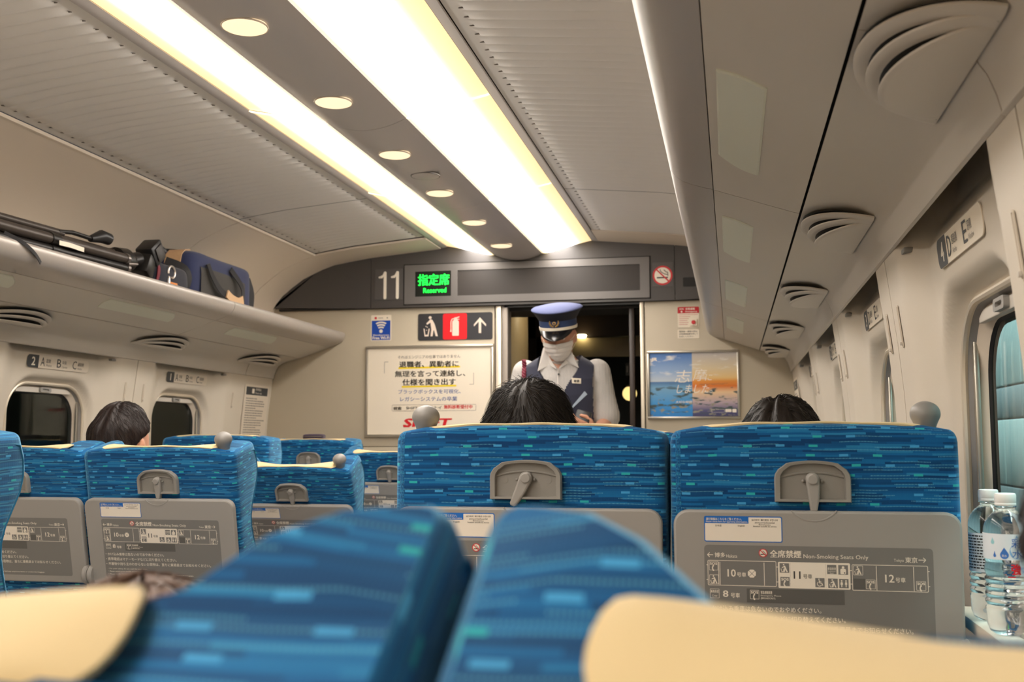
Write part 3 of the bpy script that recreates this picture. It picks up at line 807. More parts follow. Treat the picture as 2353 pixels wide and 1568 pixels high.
def make_piping(parent, bk):
    for s in (-1, 1):
        mb = MB(); pts = []
        for i in range(25):
            z = .5 + .70 * i / 24; pts.append((s * (HW + .0005 - .004 * smooth((1.05 - z) / .3)), interp(DSIDE, z) - .014, z - .004))
        for t in (.2, .5, .8, 1.0):
            pts.append((s * (HW - .004 * t - .002), interp(DSIDE, 1.2) - .014 - (.10) * t, 1.199))
        mb.tube(pts, .0016, 6)
        mb.build('piping', mat('teal_piping', (26, 104, 140), .8, grain=.1, gscale=900), bk, local=True)
def make_cover(parent):
    hw = .150; prof = []
    for z in (.97, 1.03, 1.09, 1.14, 1.17, 1.188): prof.append((interp(DMID, z) + .006, z, 1.0))
    T = [(.0685, 1.2065), (.066, 1.2118), (.061, 1.2150), (.052, 1.2174), (.042, 1.2182), (.033, 1.2182), (.024, 1.2178), (.017, 1.2172), (.012, 1.2164), (.009, 1.2152), (.007, 1.2138)]
    prof += [(y, z, 1.0 + .155 * sin(pi * min(1, .04 + .86 * q / 10)) ** .8) for q, (y, z) in enumerate(T)]
    rows = []
    for i in range(29):
        t = -1 + 2 * i / 28; row = []
        for y, z, k in prof:
            e = 1.0 - .10 * smooth((1.19 - z) / .03) * 0
            x = hw * t * k; rip = .0012 * sin(9 * t + 30 * y) * (1 if z < 1.19 else .6)
            lift = 0
            if abs(x) > .105 and y > .045: lift = 0
            row.append(V((x, y + rip * .5, z + seat_arch(x, 1.2) + rip - seat_dip(x, min(y, .07)) * (smooth((z - 1.08) / .1) if z < 1.19 else 1))))
        rows.append(row)
    rows2 = [[p + V((0, -.0025 if j < 6 else 0.0006, -.0028 if j >= 5 else 0)) for j, p in enumerate(r)] for r in rows]
    mb = MB(); mb.grid(rows); mb.grid(rows2)
    for r, q in ((rows[0], rows2[0]), (rows[-1], rows2[-1])): mb.grid([r, q])
    mb.grid([[r[0] for r in rows], [r[0] for r in rows2]]); mb.grid([[r[-1] for r in rows], [r[-1] for r in rows2]])
    return mb.build('headrest_cover', COVER, parent, ang=60, local=True)
def make_knob(parent):
    prof = [(.0150, 0), (.0150, .010), (.0155, .016), (.0168, .0230), (.0190, .0285)] + [(.0238 * cos(a), .0428 + .0206 * sin(a)) for a in [R(-22 + 112 * i / 12) for i in range(13)]]
    prof[-1] = (0, prof[-1][1])
    return MB().lathe(prof, 28).build('grab_knob', KNOB, parent, ang=60, local=True)
def make_hook(parent):
    """arched shell with a recessed face, two studs and a swivelling table latch"""
    def archp(w, h, r, sag):
        P = [(-w / 2, 0), (w / 2, 0), (w / 2, h - r - sag)]
        P += [(w / 2 - r + r * cos(R(a)), h - r - sag + r * sin(R(a)) * 1.0 + 0) for a in (20, 45, 65)]
        for i in range(1, 12):
            t = 1 - 2 * i / 12; P.append((t * (w / 2 - r * .55), h - sag * t * t * .75))
        P += [(-(w / 2 - r + r * cos(R(a))), h - r - sag + r * sin(R(a))) for a in (65, 45, 20)]
        P += [(-w / 2, h - r - sag)]
        return P
    O = archp(.119, .0665, .021, .008); I = [(p[0] * .86, .0045 + p[1] * .865) for p in O]
    n = len(O); vs = []; fs = []
    B = [(p[0] * 1.01, p[1]) for p in O]
    for Q, y in ((O, .004), (O, -.0105), ([(p[0] * .975, .001 + p[1] * .975) for p in O], -.0135), (I, -.0125), ([(p[0] * .97, .001 + p[1] * .97) for p in I], -.003)):
        vs += [V((p[0], y, 1.104 + p[1])) for p in Q]
    for k in range(4):
        for j in range(n): fs.append([k * n + j, k * n + (j + 1) % n, (k + 1) * n + (j + 1) % n, (k + 1) * n + j])
    fs.append([4 * n + j for j in range(n)])
    mb = MB(); mb.add(vs, fs)
    # curved step under the arch
    mb.tube([(.0495 * t, -.0035, 1.104 + .0475 - .0075 * t * t) for t in [-1 + 2 * q / 16 for q in range(17)]], .0022, 8)
    for s in (-1, 1):
        mb.prism(circ(s * .0365, .033, .0062, 18), (0, -.0028, 1.104), (1, 0, 0), (0, 0, 1), .0008, m=0)
        mb.sphere((s * .0145, -.006, 1.1375), (.0027, .004, .0027), 10, 8)
    h = mb.build('hook_plate', GREYD, parent, local=True)
    la = empty('latch', (0, -.004, 1.1385), parent=h)
    mb = MB()
    L = [(-.0105, .002), (-.0095, -.010), (-.0075, -.022), (-.0068, -.030), (-.0046, -.0475), (-.002, -.0500), (.004, -.0500), (.0065, -.0475), (.0098, -.030), (.0105, -.020), (.0108, -.008), (.0108, .002)]
    L += [(.0108 * cos(R(a)), .002 + .0108 * sin(R(a))) for a in range(15, 170, 20)]
    mb.prism(L, (0, 0, 0), (1, 0, 0), (0, 0, 1), .012, .003)
    mb.lathe([(.0085, 0), (.0085, .0035), (.0070, .005), (0, .0052)], 22, MX.Translation((.0002, -.0105, .002)) @ MX.Rotation(R(90), 4, 'X'))
    la_m = mb.build('latch', GREY, h, local=True); la_m.location = la.location; bpy.data.objects.remove(la)
    return h, la_m
def Z6(a, b):     # pixel of the close-up used for measuring the table -> metres on the table face
    return ((a - 982) * .000254, 1.0905 - (b - 520) * .0002555)
def pp(P, a0, b0, a1, b1, m, L=1):
    x0, z0 = Z6(a0, b1); x1, z1 = Z6(a1, b0)
    P.poly([(x0, z0), (x1, z0), (x1, z1), (x0, z1)], m, L)
def make_table(parent):
    w, z0, z1 = .444, .848, 1.0905
    P = []
    P += [(-w / 2 + .006, z0), (w / 2 - .006, z0), (w / 2 - .002, z0 + .004)]
    P += [(w / 2 - .012, z0 + .006), (w / 2 - .012, z0 + .052), (w / 2, z0 + .056)][0:0]
    P += [(w / 2 - .001, z0 + .05), (w / 2, z1 - .024)]
    P += [(w / 2 - .024 + .024 * cos(R(a)), z1 - .024 + .024 * sin(R(a))) for a in range(15, 91, 15)]
    P += [(-(w / 2 - .024 + .024 * cos(R(a))), z1 - .024 + .024 * sin(R(a))) for a in range(90, 14, -15)]
    P += [(-w / 2, z1 - .024), (-w / 2 + .001, z0 + .05), (-w / 2 + .002, z0 + .004)]
    mb = MB(); mb.prism(P, (0, -.004, 0), (1, 0, 0), (0, 0, 1), .016, .004)
    # scooped finger notch around the latch tip: thin raised crescent
    A = arcband(0, z1 + .0355 - .0055, .0445, .0470, 220, 320, 18)
    mb.prism([p for p in A], (0, -.0195, 0), (1, 0, 0), (0, 0, 1), .0012, .0004)
    t = mb.build('tray_table', GREY, parent, local=True)
    for s in (-1, 1):
        m2 = MB(); m2.lathe([(0, -.007), (.020, -.007), (.023, -.004), (.023, .004), (.020, .007), (0, .007)], 24, MX.Translation((s * .2195, -.014, .872)) @ MX.Rotation(R(90), 4, 'Y'), sx=1.15)
        m2.box((s * .2195, -.006, .845), (.013, .02, .06), .004)
        m2.build('table_arm', GREY, t, local=True)
    # ---- printed notice
    o, ux, uy = (0, -.0202, 0), (1, 0, 0), (0, 0, 1)
    N = Print(.00018)
    cx, cz = (Z6(300, 0)[0] + Z6(1680, 0)[0]) / 2, (Z6(0, 738)[1] + .868) / 2
    N.poly(rrect(Z6(1680, 0)[0] - Z6(300, 0)[0], Z6(0, 738)[1] - .868, .006, cx, cz), PANELG, 0)
    W = WHITEP
    def T(body, a, b, h, L=4, w=None, align='l', bold=.012, m=W, cap=None):
        x, z = Z6(a, b); N.text(body, x, z, h * .000255, m, L, w=None if w is None else w * .000254, align=align, bold=bold, cap=cap)
    def arrow(a0, a1, b, d):
        x0, z = Z6(a0, b); x1, _ = Z6(a1, b)
        tip = x0 if d < 0 else x1; k = .0036
        N.poly(bar(x0 + .0004, z, x1 - .0004, z, .0011), W, 4)
        for s in (-1, 1): N.poly(bar(tip, z, tip - d * k, z + s * k, .0011), W, 5)
    arrow(320, 357, 800, -1); T('博多', 365, 815, 30, w=66); T('Hakata', 438, 816, 20, w=68, bold=0)
    T('全席禁煙', 708, 810, 46, w=190, bold=.02); T('Non-Smoking Seats Only', 912, 818, 32, w=388, bold=.004)
    T('Tokyo', 1450, 826, 22, w=58, bold=0); T('東京', 1517, 826, 34, w=70); arrow(1592, 1636, 808, 1)
    def nosmoke(a, b, r):
        x, z = Z6(a, b); r *= .000255
        N.poly(circ(x, z, r), REDS, 3); N.poly(circ(x, z, r * .8), W, 4); N.poly(bar(x - r * .6, z - r * .35, x + r * .6, z - r * .35 + r * .1, r * .2), INKD, 5)
        N.poly(bar(x - r * .1, z + r * .5, x + r * .55, z - r * .1, r * .12), INKD, 5)
        N.poly(bar(x - r * .62, z + r * .62, x + r * .62, z - r * .62, r * .2), REDS, 6)
    nosmoke(666, 783, 27)
    def fr(a0, b0, a1, b1, t, m=W, L=3, r=.002):
        x0, zz1 = Z6(a0, b0); x1, zz0 = Z6(a1, b1); N.frame(x1 - x0, zz1 - zz0, r, t, m, (x0 + x1) / 2, (zz0 + zz1) / 2, L)
    def ln(a, b0, b1, m=W, t=1.8): pp(N, a - t, b0, a + t, b1, m, 3)
    fr(320, 833, 745, 990, .0009); fr(1200, 842, 1647, 1001, .0009)
    x0, q1 = Z6(755, 836); x1, q0 = Z6(1190, 997); N.poly(rrect(x1 - x0, q1 - q0, .002, (x0 + x1) / 2, (q0 + q1) / 2), W, 3)
    for a in (389, 397, 670): ln(a, 843, 985)
    for a in (1345, 1563): ln(a, 850, 996)
    for a in (829, 1043): ln(a, 842, 990, INKD, 1.0)
    for a0, a1, b in ((312, 320, 863), (312, 320, 955), (745, 755, 868), (745, 755, 960), (1190, 1200, 880), (1190, 1200, 962), (1647, 1656, 876), (1647, 1656, 966)): pp(N, a0, b - 2, a1, b + 2, W, 3)
    def sq(a, b, d=56, inv=False):
        if inv: pp(N, a - d / 2, b - d / 2, a + d / 2, b + d / 2, PANELG, 4)
        else: fr(a - d / 2, b - d / 2, a + d / 2, b + d / 2, .0006, W, 4, .0008)
    def sos(a, b, inv=False):
        sq(a, b, 56, inv); T('SOS', a, b - 6, 15, 5, w=44, align='c', bold=.03)
        x, z = Z6(a, b + 14); N.poly(arcband(x + .0032, z, .0040, .0058, 130, 232, 8), W, 5)
        N.poly(circ(x - .0004, z + .0036, .0013, 10), W, 6); N.poly(circ(x - .0004, z - .0036, .0013, 10), W, 6)
    def trash(a, b, inv=False):
        sq(a, b, 58, inv); x, z = Z6(a, b); k = .00026
        f = lambda u, v: (x + u * k, z + v * k)
        N.poly(circ(*f(-4, 20), 4.5 * k, 12), W, 5)
        N.poly([f(-2, 14), f(4, 14), f(20, -24), f(12, -24), f(6, -8), f(2, -24), f(-5, -24), f(0, 0)], W, 5)
        N.poly([f(-2, 12), f(-16, 3), f(-14, 0), f(0, 6)], W, 6)
        N.poly([f(-22, -4), f(-18, -4), f(-15, -20), f(-8, -20), f(-6, -4), f(-3, -4), f(-5, -24), f(-17, -24)], W, 5)
    def flower(a, b):
        x, z = Z6(a, b); k = .000255
        P2 = []
        for c in range(4):
            an = R(45 + 90 * c)
            for d in (-38, -22, 22, 38):
                rr_ = 27 if abs(d) < 30 else 25
                P2.append((x + rr_ * k * cos(an + R(d)) * (1.0), z + rr_ * k * sin(an + R(d))))
        N.poly(P2, W, 4)
        N.poly(bar(x - 17 * k, z - 17 * k, x + 17 * k, z + 17 * k, 2 * k), INKD, 5); N.poly(bar(x - 17 * k, z + 17 * k, x + 17 * k, z - 17 * k, 2 * k), INKD, 5)
    sos(357, 868); trash(359, 953); T('10', 444, 934, 46, w=50); T('号車', 502, 934, 28, w=56); flower(594, 912)
    trash(794, 873, True); sos(796, 956, True); T('11', 870, 937, 45, align='c', m=INKD, bold=.012); T('号車', 907, 936, 28, w=54, m=INKD, bold=0)
    sq(1080, 876, 56, True); T('多目的室', 1080, 880, 17, 5, w=50, align='c'); T('Multi-Purpose', 1080, 892, 8, 5, w=46, align='c', bold=0); T('Room', 1080, 902, 8, 5, w=22, align='c', bold=0)
    sq(1148, 877, 58, True)
    x, z = Z6(1148, 862); N.poly(circ(x, z, .0020, 14), W, 5); x, z = Z6(1148, 887); N.poly(rrect(.0086, .0086, .002, x, z), W, 5); x, z = Z6(1156, 895); N.poly(circ(x, z, .0010, 10), INKD, 6)
    sq(1007, 958, 56, True); x, z = Z6(1007, 958); k = .000255
    N.poly(circ(x - 6 * k, z + 21 * k, 4 * k, 10), W, 5); N.poly(arcband(x - 3 * k, z - 8 * k, 11 * k, 15 * k, 120, 340, 14), W, 5)
    N.poly(bar(x - 5 * k, z + 15 * k, x - 2 * k, z - 2 * k, 5 * k), W, 6); N.poly(bar(x - 4 * k, z - 1 * k, x + 12 * k, z - 2 * k, 5 * k), W, 7); N.poly(bar(x + 11 * k, z - 2 * k, x + 17 * k, z - 18 * k, 5 * k), W, 8); N.poly(bar(x - 4 * k, z + 8 * k, x + 8 * k, z + 7 * k, 4 * k), W, 9)
    trash(1085, 960, True); sq(1150, 960, 56, True)
    for q, wd_ in ((-13, 8), (13, 6)):
        x, z = Z6(1150 + q, 944); N.poly(circ(x, z, 5 * k, 10), W, 5); N.poly([(x - 5 * k, z - 7 * k), (x + 5 * k, z - 7 * k), (x + (8 if q < 0 else 7) * k, z - 22 * k), (x + 3 * k, z - 24 * k), (x + 3 * k, z - 38 * k), (x - 3 * k, z - 38 * k), (x - 3 * k, z - 24 * k), (x - (8 if q < 0 else 7) * k, z - 22 * k)], W, 5)
    trash(1237, 878); sos(1309, 961); pp(N, 1208, 928, 1276, 990, PANELD, 3); T('12', 1396, 946, 46, w=52); T('号車', 1456, 946, 30, w=58); sos(1604, 963)
    sq(361, 1040, 58); T('乗務員室', 361, 1036, 18, 5, w=50, align='c'); T('Crew', 361, 1060, 13, 5, w=32, align='c', bold=0)
    T('8', 413, 1060, 40, w=32); T('号車', 461, 1064, 30, w=56)
    pp(N, 560, 1004, 1152, 1090, PANELD, 2); sos(608, 1041); T('緊急通報装置', 646, 1036, 19, w=70); T('Emergency Phone', 646, 1053, 12, w=124, bold=0); T('(BROADCAST)', 646, 1070, 13, w=88)
    T('・かけ込み乗車は危ないのでおやめください。', 318, 1146, 34, w=692, bold=.006)
    T('・携帯電話はマナーモードなどに切り替えてください。', 318, 1200, 34, w=836, bold=.006)
    T('・不審物や持ち主のわからないお荷物は、直ちに乗務員までお知らせください。', 318, 1254, 34, w=1232, bold=.006)
    T('・For your safety do not rush for your train.', 330, 1302, 18, w=470, bold=.004)
    T('・Please switch your mobile phone to silent mode.', 330, 1333, 18, w=500, bold=.004)
    T('・Please notify the train crew immediately if you find any suspicious items or unattended baggage.', 330, 1364, 18, w=1010, bold=.004)
    T('テーブルの重量制限 10kg', 340, 1418, 27, w=430, bold=.008)
    N.build('printed_notice', o, ux, uy, t, local=True)
    # ---- information sticker
    S = Print(.00018)
    def sx(a, b): return Z6(a, b)
    x0, q1 = sx(302, 557); x1, q0 = sx(787, 718); cx, cz = (x0 + x1) / 2, (q0 + q1) / 2
    S.poly(rrect(x1 - x0, q1 - q0, .003, cx, cz), BLUEP, 1); S.poly(rrect(x1 - x0 - .003, q1 - q0 - .003, .002, cx, cz), WHITEP, 2)
    x0, q1 = sx(306, 561); x1, q0 = sx(580, 602); S.poly([(x0, q0), (x1, q0), (x1, q1), (x0, q1)], BLUEP, 3)
    def ST(body, a, b, h, w, m, bold=.01, align='l'): x, z = sx(a, b); S.text(body, x, z, h * .000255, m, 4, w=w * .000254, bold=bold, align=align)
    ST('運行情報はこちらをご覧ください。', 315, 584, 17, 222, WHITEP); ST('Please check here for operating information.', 315, 599, 12, 258, WHITEP)
    ST('日本語', 392, 622, 12, 38, INKB, 0, 'c'); ST('English', 535, 624, 13, 42, INKB, 0, 'c')
    ST('运行状况  運行情況  운행 상황', 680, 584, 11, 164, INKB, 0, 'c'); ST('สถานะการเดินรถไฟ', 680, 601, 12, 122, INKB, 0, 'c')
    ST('Betriebsstatus', 680, 612, 8, 72, INKB, 0, 'c'); ST('Situation actuelle du service', 680, 623, 9, 144, INKB, 0, 'c')
    S.build('information_sticker', o, ux, uy, t, local=True)
    return t
def make_seat():
    root = empty('passenger_seat', (0, 0, 0))
    bk = make_backrest(root); make_piping(root, bk); make_cover(root)
    kn = make_knob(root); kn.location = (HW - .045, .035, 1.203)
    make_hook(root); make_table(root)
    mb = MB(); mb.box((.02, .36, .40), (.40, .46, .12), .035, seg=3)
    mb.build('seat_cushion', FABRIC, root, local=True, uv=[(v.x * 1.0 + v.z * .3, v.y + v.z) for v in mb.v])
    MB().box((0, .36, .31), (.42, .40, .08), .02).box((0, .36, .14), (.12, .30, .28), .01).build('seat_base', BLACK, root, local=True)
    MB().box((-.206, .33, .585), (.040, .36, .035), .012).box((-.206, .20, .47), (.03, .08, .25), .01).build('armrest', GREY, root, local=True)
    return root
PIV = V((0, .10, .42))
def set_recline(seat, deg, lift=0.0):
    M = MX.Translation((0, 0, lift)) @ MX.Translation(PIV) @ MX.Rotation(R(deg), 4, 'X') @ MX.Translation(-PIV)
    for ch in seat.children:
        n = ch.name.split('.')[0]
        if n in ('backrest', 'headrest_cover', 'grab_knob', 'hook_plate', 'tray_table'):
            ch.matrix_basis = M @ MX.Translation(ch.location)
PROTO = make_seat(); SEATS = {}; used = [False]
def seat(key, x, y, deg, label, knob=1, sx=1.0, latch=0.0):
    s = PROTO if not used[0] else copy_tree(PROTO)
    used[0] = True
    s.location = (x, y, 0); s.scale = (sx, 1, 1)
    tag(s, label, 'seat', 'blue reclining train seats')
    SEATS[key] = (s, deg, knob, latch); return s
seat('D4', .806, 1.80, 0, 'blue seat back facing the conductor, grey latch swung aside, knob at its aisle corner', -1, 1.035, 27)
seat('E4', 1.276, 1.80, 0, 'blue seat back by the right windows with a full grey table notice, bottles beside it', 1, 1.0)
seat('C4', -.385, 1.70, 3, 'blue seat cut off by the left picture edge, only a headrest wing showing', 1)
seat('B3', -.840, 2.84, 13, 'blue seat left of the dark-haired head, its grey table cut by the picture edge', 1)
seat('C3', -.385, 2.84, 13, 'blue aisle seat with round knob, in front of the dark-haired head by the left windows', 1)
seat('B2', -.840, 3.88, 0, 'upright blue seat with only its right wing showing past the aisle seat', 1)
seat('C2', -.385, 3.88, 25, 'far reclined blue aisle seat with knob, its grey table partly behind a foreground seat', 1)
seat('B1', -.840, 4.92, 6, 'farthest blue seat with a dark purple pouch on its top', 1)
seat('C1', -.385, 4.92, 19, 'farthest blue aisle seat, half hidden behind the seat facing the conductor', 1)
seat('D3', .806, 2.86, 0, 'blue seat mostly hidden behind the seat facing the conductor', -1, 1.035)
seat('E3', 1.276, 2.86, 0, 'blue seat mostly hidden behind the window-side seat with bottles', 1)
seat('D5', .806, .712, 30.5, 'blurred foreground seat with cream cover at the lower left, brown hair behind it', -1, 1.035)
seat('E5', 1.276, .712, 30, 'blurred foreground seat with wide cream cover at the lower right', 1)
for s, deg, knob, latch in SEATS.values():
    for ch in list(s.children):
        n = ch.name.split('.')[0]
        if n == 'grab_knob': ch.location.x = knob * (HW - .045)
        if n == 'hook_plate' and latch:
            for g in ch.children:
                g.rotation_euler = (0, R(latch), 0)
    if s is SEATS['D5'][0]:
        for ch in s.children:
            if ch.name.startswith('headrest_cover'): ch.location.x = -.042
    set_recline(s, deg, .048 if deg == 30 else .0515 if deg > 30 else 0.0)
for k in ('B3', 'B2', 'B1', 'D5', 'E5', 'D3', 'E3'):
    for ch in list(SEATS[k][0].children):
        if ch.name.split('.')[0] == 'grab_knob': bpy.data.objects.remove(ch)
# ================================================================= things on the end wall
UXW, UZ = (1, 0, 0), (0, 0, 1)
def plate(name, x0, z0, x1, z1, r, th, m, parent, y=YW, bev=.001):
    return MB().prism(rrect(x1 - x0, z1 - z0, r, (x0 + x1) / 2, (z0 + z1) / 2), (0, y, 0), UXW, UZ, th, bev).build(name, m, parent)
YH = YW - .030
t = empty('car_number_plate', (-.757, YH, 2.102), 'grey plate with a white number 11 in the dark header', 'number plate')
plate('plate', -.839, 2.014, -.675, 2.191, .004, .003, HEADL if False else mat('plate_grey', (84, 80, 78), .45, grain=.02, gscale=300), t, YH)
p = Print()
for x in (-.790, -.716):      # two tall round-ended ones
    p.poly(bar(x + .012, 2.026, x + .012, 2.170, .0175), WHITEP, 1); p.poly(circ(x + .012, 2.026, .00875, 14), WHITEP, 2); p.poly(circ(x + .012, 2.170, .00875, 14), WHITEP, 2)
    p.poly([(x + .006, 2.176), (x + .012, 2.160), (x - .004, 2.139), (x - .020, 2.139), (x - .020, 2.150), (x - .004, 2.157)], WHITEP, 3); p.poly(circ(x - .021, 2.1445, .0062, 12), WHITEP, 3)
p.build('number_print', (0, YH - .0032, 0), UXW, UZ, t)
t = empty('display_unit', (.033, YH, 2.09), 'wide grey display unit with a green lit sign above the doorway', 'display')
def frame_mb(x0, z0, x1, z1, holes, y, th):
    mb = MB(); xs = sorted({x0, x1} | {h[0] for h in holes} | {h[2] for h in holes}); zs = sorted({z0, z1} | {h[1] for h in holes} | {h[3] for h in holes})
    return xs, zs
mb = MB(); b0, b1 = 1.985, 2.209
for (x0, z0, x1, z1) in ((-.661, 2.170, .728, b1), (-.661, b0, .728, 2.026), (-.661, 2.026, -.599, 2.170), (-.387, 2.026, -.349, 2.170), (.677, 2.026, .728, 2.170)):
    mb.prism([(x0, z0), (x1, z0), (x1, z1), (x0, z1)], (0, YH, 0), UXW, UZ, .007)
mb.build('bezel', HEADL, t, ang=0)
mb = MB()
for (x0, z0, x1, z1) in ((-.668, b0 - .006, -.6625, b1 + .006), (.7295, b0 - .006, .735, b1 + .006), (-.668, b1 + .0015, .735, b1 + .006), (-.668, b0 - .006, .735, b0 - .0015)):
    mb.box(((x0 + x1) / 2, YH - .0005, (z0 + z1) / 2), (x1 - x0, .002, z1 - z0))
mb.build('bezel_groove', GAP, t, ang=0)
plate('led_screen', -.598, 2.027, -.388, 2.169, .001, .002, mat('led_screen_black', (24, 28, 24), .3, grain=.05, gscale=200), t, YH, .0005)
plate('scrolling_screen', -.348, 2.027, .676, 2.169, .001, .002, GLASSY, t, YH, .0005)
p = Print(); p.text('指定席', -.581, 2.090, .064, LED, 1, w=.182, bold=.022); p.text('Reserved', -.550, 2.047, .028, LED, 1, w=.134, bold=.02, cap=None)
p.build('led_lettering', (0, YH - .0024, 0), UXW, UZ, t)
t = empty('no_smoking_sign', (.80, YH, 2.108), 'round red and white no-smoking sign on a grey plate in the header', 'sign')
plate('plate', .745, 2.043, .856, 2.176, .003, .002, mat('plate_grey', (84, 80, 78)), t, YH, .0005)
p = Print(); cx, cz, r = .7995, 2.104, .0535
p.poly(circ(cx, cz, r, 40), REDS, 1); p.poly(circ(cx, cz, r * .82, 40), WHITEP, 2)
p.poly([(cx - .031, cz - .016), (cx + .029, cz - .016), (cx + .029, cz - .0085), (cx - .031, cz - .0085)], INKD, 3)
def wave(pts, w, m, L):
    for a, b in zip(pts, pts[1:]): p.poly(bar(*a, *b, w), m, L)
wave([(cx - .012, cz + .034), (cx - .0125, cz + .026), (cx - .006, cz + .018), (cx + .006, cz + .010), (cx + .016, cz + .006), (cx + .026, cz + .004)], .005, INKG, 3)
wave([(cx + .006, cz + .030), (cx + .013, cz + .026), (cx + .016, cz + .019), (cx + .027, cz + .017), (cx + .0285, cz + .006), (cx + .0285, cz - .004)], .005, INKG, 4)
p.poly(bar(cx - .031, cz + .031, cx + .031, cz - .031, .0075), REDS, 5)
p.build('sign_print', (0, YH - .0022, 0), UXW, UZ, t)
# pictogram sign
t = empty('pictogram_sign', (-.37, YW, 1.855), 'dark sign with litter, red fire extinguisher and arrow pictograms beside the doorway', 'sign')
plate('sign_board', -.589, 1.778, -.154, 1.932, .012, .004, CHAR, t)
p = Print(); YP = YW - .0042
p.poly(rrect(.140, .148, .010, -.3715, 1.855), mat('sign_red', (232, 16, 30), .45, grain=.01, gscale=50), 1)
W = mat('sign_white', (232, 214, 198), .5, grain=.01, gscale=50)
k = .00092; f = lambda u, v: (-.519 + u * k, 1.857 + v * k)
p.poly(circ(*f(2, 56), 9.5 * k, 18), W, 2)
p.poly([f(4, 46), f(16, 42), f(30, 18), f(40, -14), f(52, -60), f(38, -60), f(28, -24), f(24, -24), f(18, -60), f(5, -60), f(10, -20), f(6, 14)], W, 2)
p.poly([f(4, 46), f(-22, 20), f(-18, 12), f(10, 28)], W, 3)
p.poly([f(-40, -12), f(-33, -12), f(-28, -50), f(-14, -50), f(-7, -12), f(0, -12), f(-8, -60), f(-33, -60)], W, 2)
for u, v, rr in ((-24, 2, 4), (-16, -3, 4), (-20, -22, 4)): p.poly([f(u - rr, v), f(u, v - rr), f(u + rr, v), f(u, v + rr)], W, 3)
f = lambda u, v: (-.3715 + u * k, 1.855 + v * k)
p.poly(rrect(42 * k, 92 * k, 5 * k, *f(4, -12)), W, 2); p.poly([f(-16, 28), f(24, 28), f(13, 46), f(-5, 46)], W, 3); p.poly(rrect(18 * k, 12 * k, 2 * k, *f(5, 50)), W, 3)
p.poly([f(10, 48), f(28, 56), f(28, 62), f(8, 56)], W, 4); p.poly([f(12, 46), f(28, 46), f(28, 42), f(16, 40)], W, 4)
for a, b in (((4, 52), (-18, 46)), ((-18, 46), (-25, 30)), ((-25, 30), (-25, -20))): p.poly(bar(*f(*a), *f(*b), 5 * k), W, 3)
p.poly([f(-28, -18), f(-22, -18), f(-20, -34), f(-30, -34)], W, 4)
f = lambda u, v: (-.226 + u * k, 1.857 + v * k)
p.poly([f(0, 50), f(-38, 8), f(-38, -6), f(0, 32), f(38, -6), f(38, 8)], W, 2); p.poly([f(-8, 34), f(8, 34), f(8, -46), f(-8, -46)], W, 3)
p.build('sign_print', (0, YP, 0), UXW, UZ, t)
# wireless sticker
t = empty('wireless_sticker', (-.81, YW, 1.857), 'small white and blue wireless internet sticker on the beige end wall', 'sticker')
plate('sticker', -.871, 1.783, -.749, 1.931, .005, .0008, PAPER, t, YW, .0002)
p = Print(); YP = YW - .001
p.poly([(-.866, 1.787), (-.754, 1.787), (-.754, 1.899), (-.866, 1.899)], BLUEW, 1)
for r1, r2 in ((.030, .040), (.046, .056), (.062, .0715)): p.poly(arcband(-.810, 1.829, r1 * .9, r2 * .9, 60, 120, 12), WHITEP, 2)
p.poly(circ(-.810, 1.838, .0105, 18), WHITEP, 2)
p.text('Shinkansen', -.810, 1.8105, .010, WHITEP, 2, w=.096, align='c', bold=.01); p.text('Free Wi-Fi', -.810, 1.7915, .0155, WHITEP, 2, w=.100, align='c', bold=.03)
p.poly(circ(-.843, 1.914, .0075, 14), REDS, 1); p.poly(rrect(.03, .003, .001, -.813, 1.914), INKG, 1); p.poly(circ(-.773, 1.914, .004, 10), INKG, 1)
p.build('sticker_print', (0, YP, 0), UXW, UZ, t)
# posters in metal frames
def poster_frame(t, x0, z0, x1, z1, fw_):
    for (a, b, c, d) in ((x0, z1 - fw_, x1, z1), (x0, z0, x1, z0 + fw_), (x0, z0 + fw_, x0 + fw_, z1 - fw_), (x1 - fw_, z0 + fw_, x1, z1 - fw_)):
        MB().prism([(a, b), (c, b), (c, d), (a, d)], (0, YW, 0), UXW, UZ, .018, .004).build('frame_rail', ALU, t)
t = empty('advertising_poster', (-.52, YW, 1.49), 'white poster with black and blue Japanese text in a metal frame left of the doorway', 'poster')
x0, z0, x1, z1 = -.897, 1.2315, -.146, 1.751
poster_frame(t, x0, z0, x1, z1, .016)
plate('poster_sheet', x0 + .012, z0 + .012, x1 - .012, z1 - .012, .001, .008, PAPER, t, YW, .0005)
p = Print(); YP = YW - .0085
def PX(a, b): return (x0 + (a - 20) / (1900 - 20) * (x1 - x0), z1 - (b - 100) / (1480 - 100) * (z1 - z0))
def PT(body, a, b, h, w, m, bold=.0, align='c', slant=0): x, z = PX(a, b); p.text(body, x, z, h * .000376, m, 3, w=w * .000399, align=align, bold=bold, slant=slant)
PT('それはエンジニアの仕事ではありません', 960, 300, 50, 920, INKG, .004)
PT('退職者、異動者に', 958, 432, 92, 870, INKB, .018); PT('無理を言って連絡し、', 975, 574, 92, 1030, INKB, .012); PT('仕様を聞き出す', 962, 704, 96, 780, INKB, .018)
PT('ブラックボックスを可視化、', 968, 832, 66, 915, INDIGO, .006); PT('レガシーシステムの卒業', 958, 944, 68, 835, INDIGO, .006)
for a0, a1, b in ((510, 1415, 440), (560, 1362, 724)): p.poly([PX(a0, b + 14), PX(a1, b + 4), PX(a1, b - 22), PX(a0, b - 12)][::1], YEL, 1)
for pts in ([(358, 343), (302, 343), (302, 515)], [(1612, 525), (1612, 698), (1552, 698)]):
    for a, b in zip(pts, pts[1:]): p.poly(bar(*PX(*a), *PX(*b), .0022), INKG, 2)
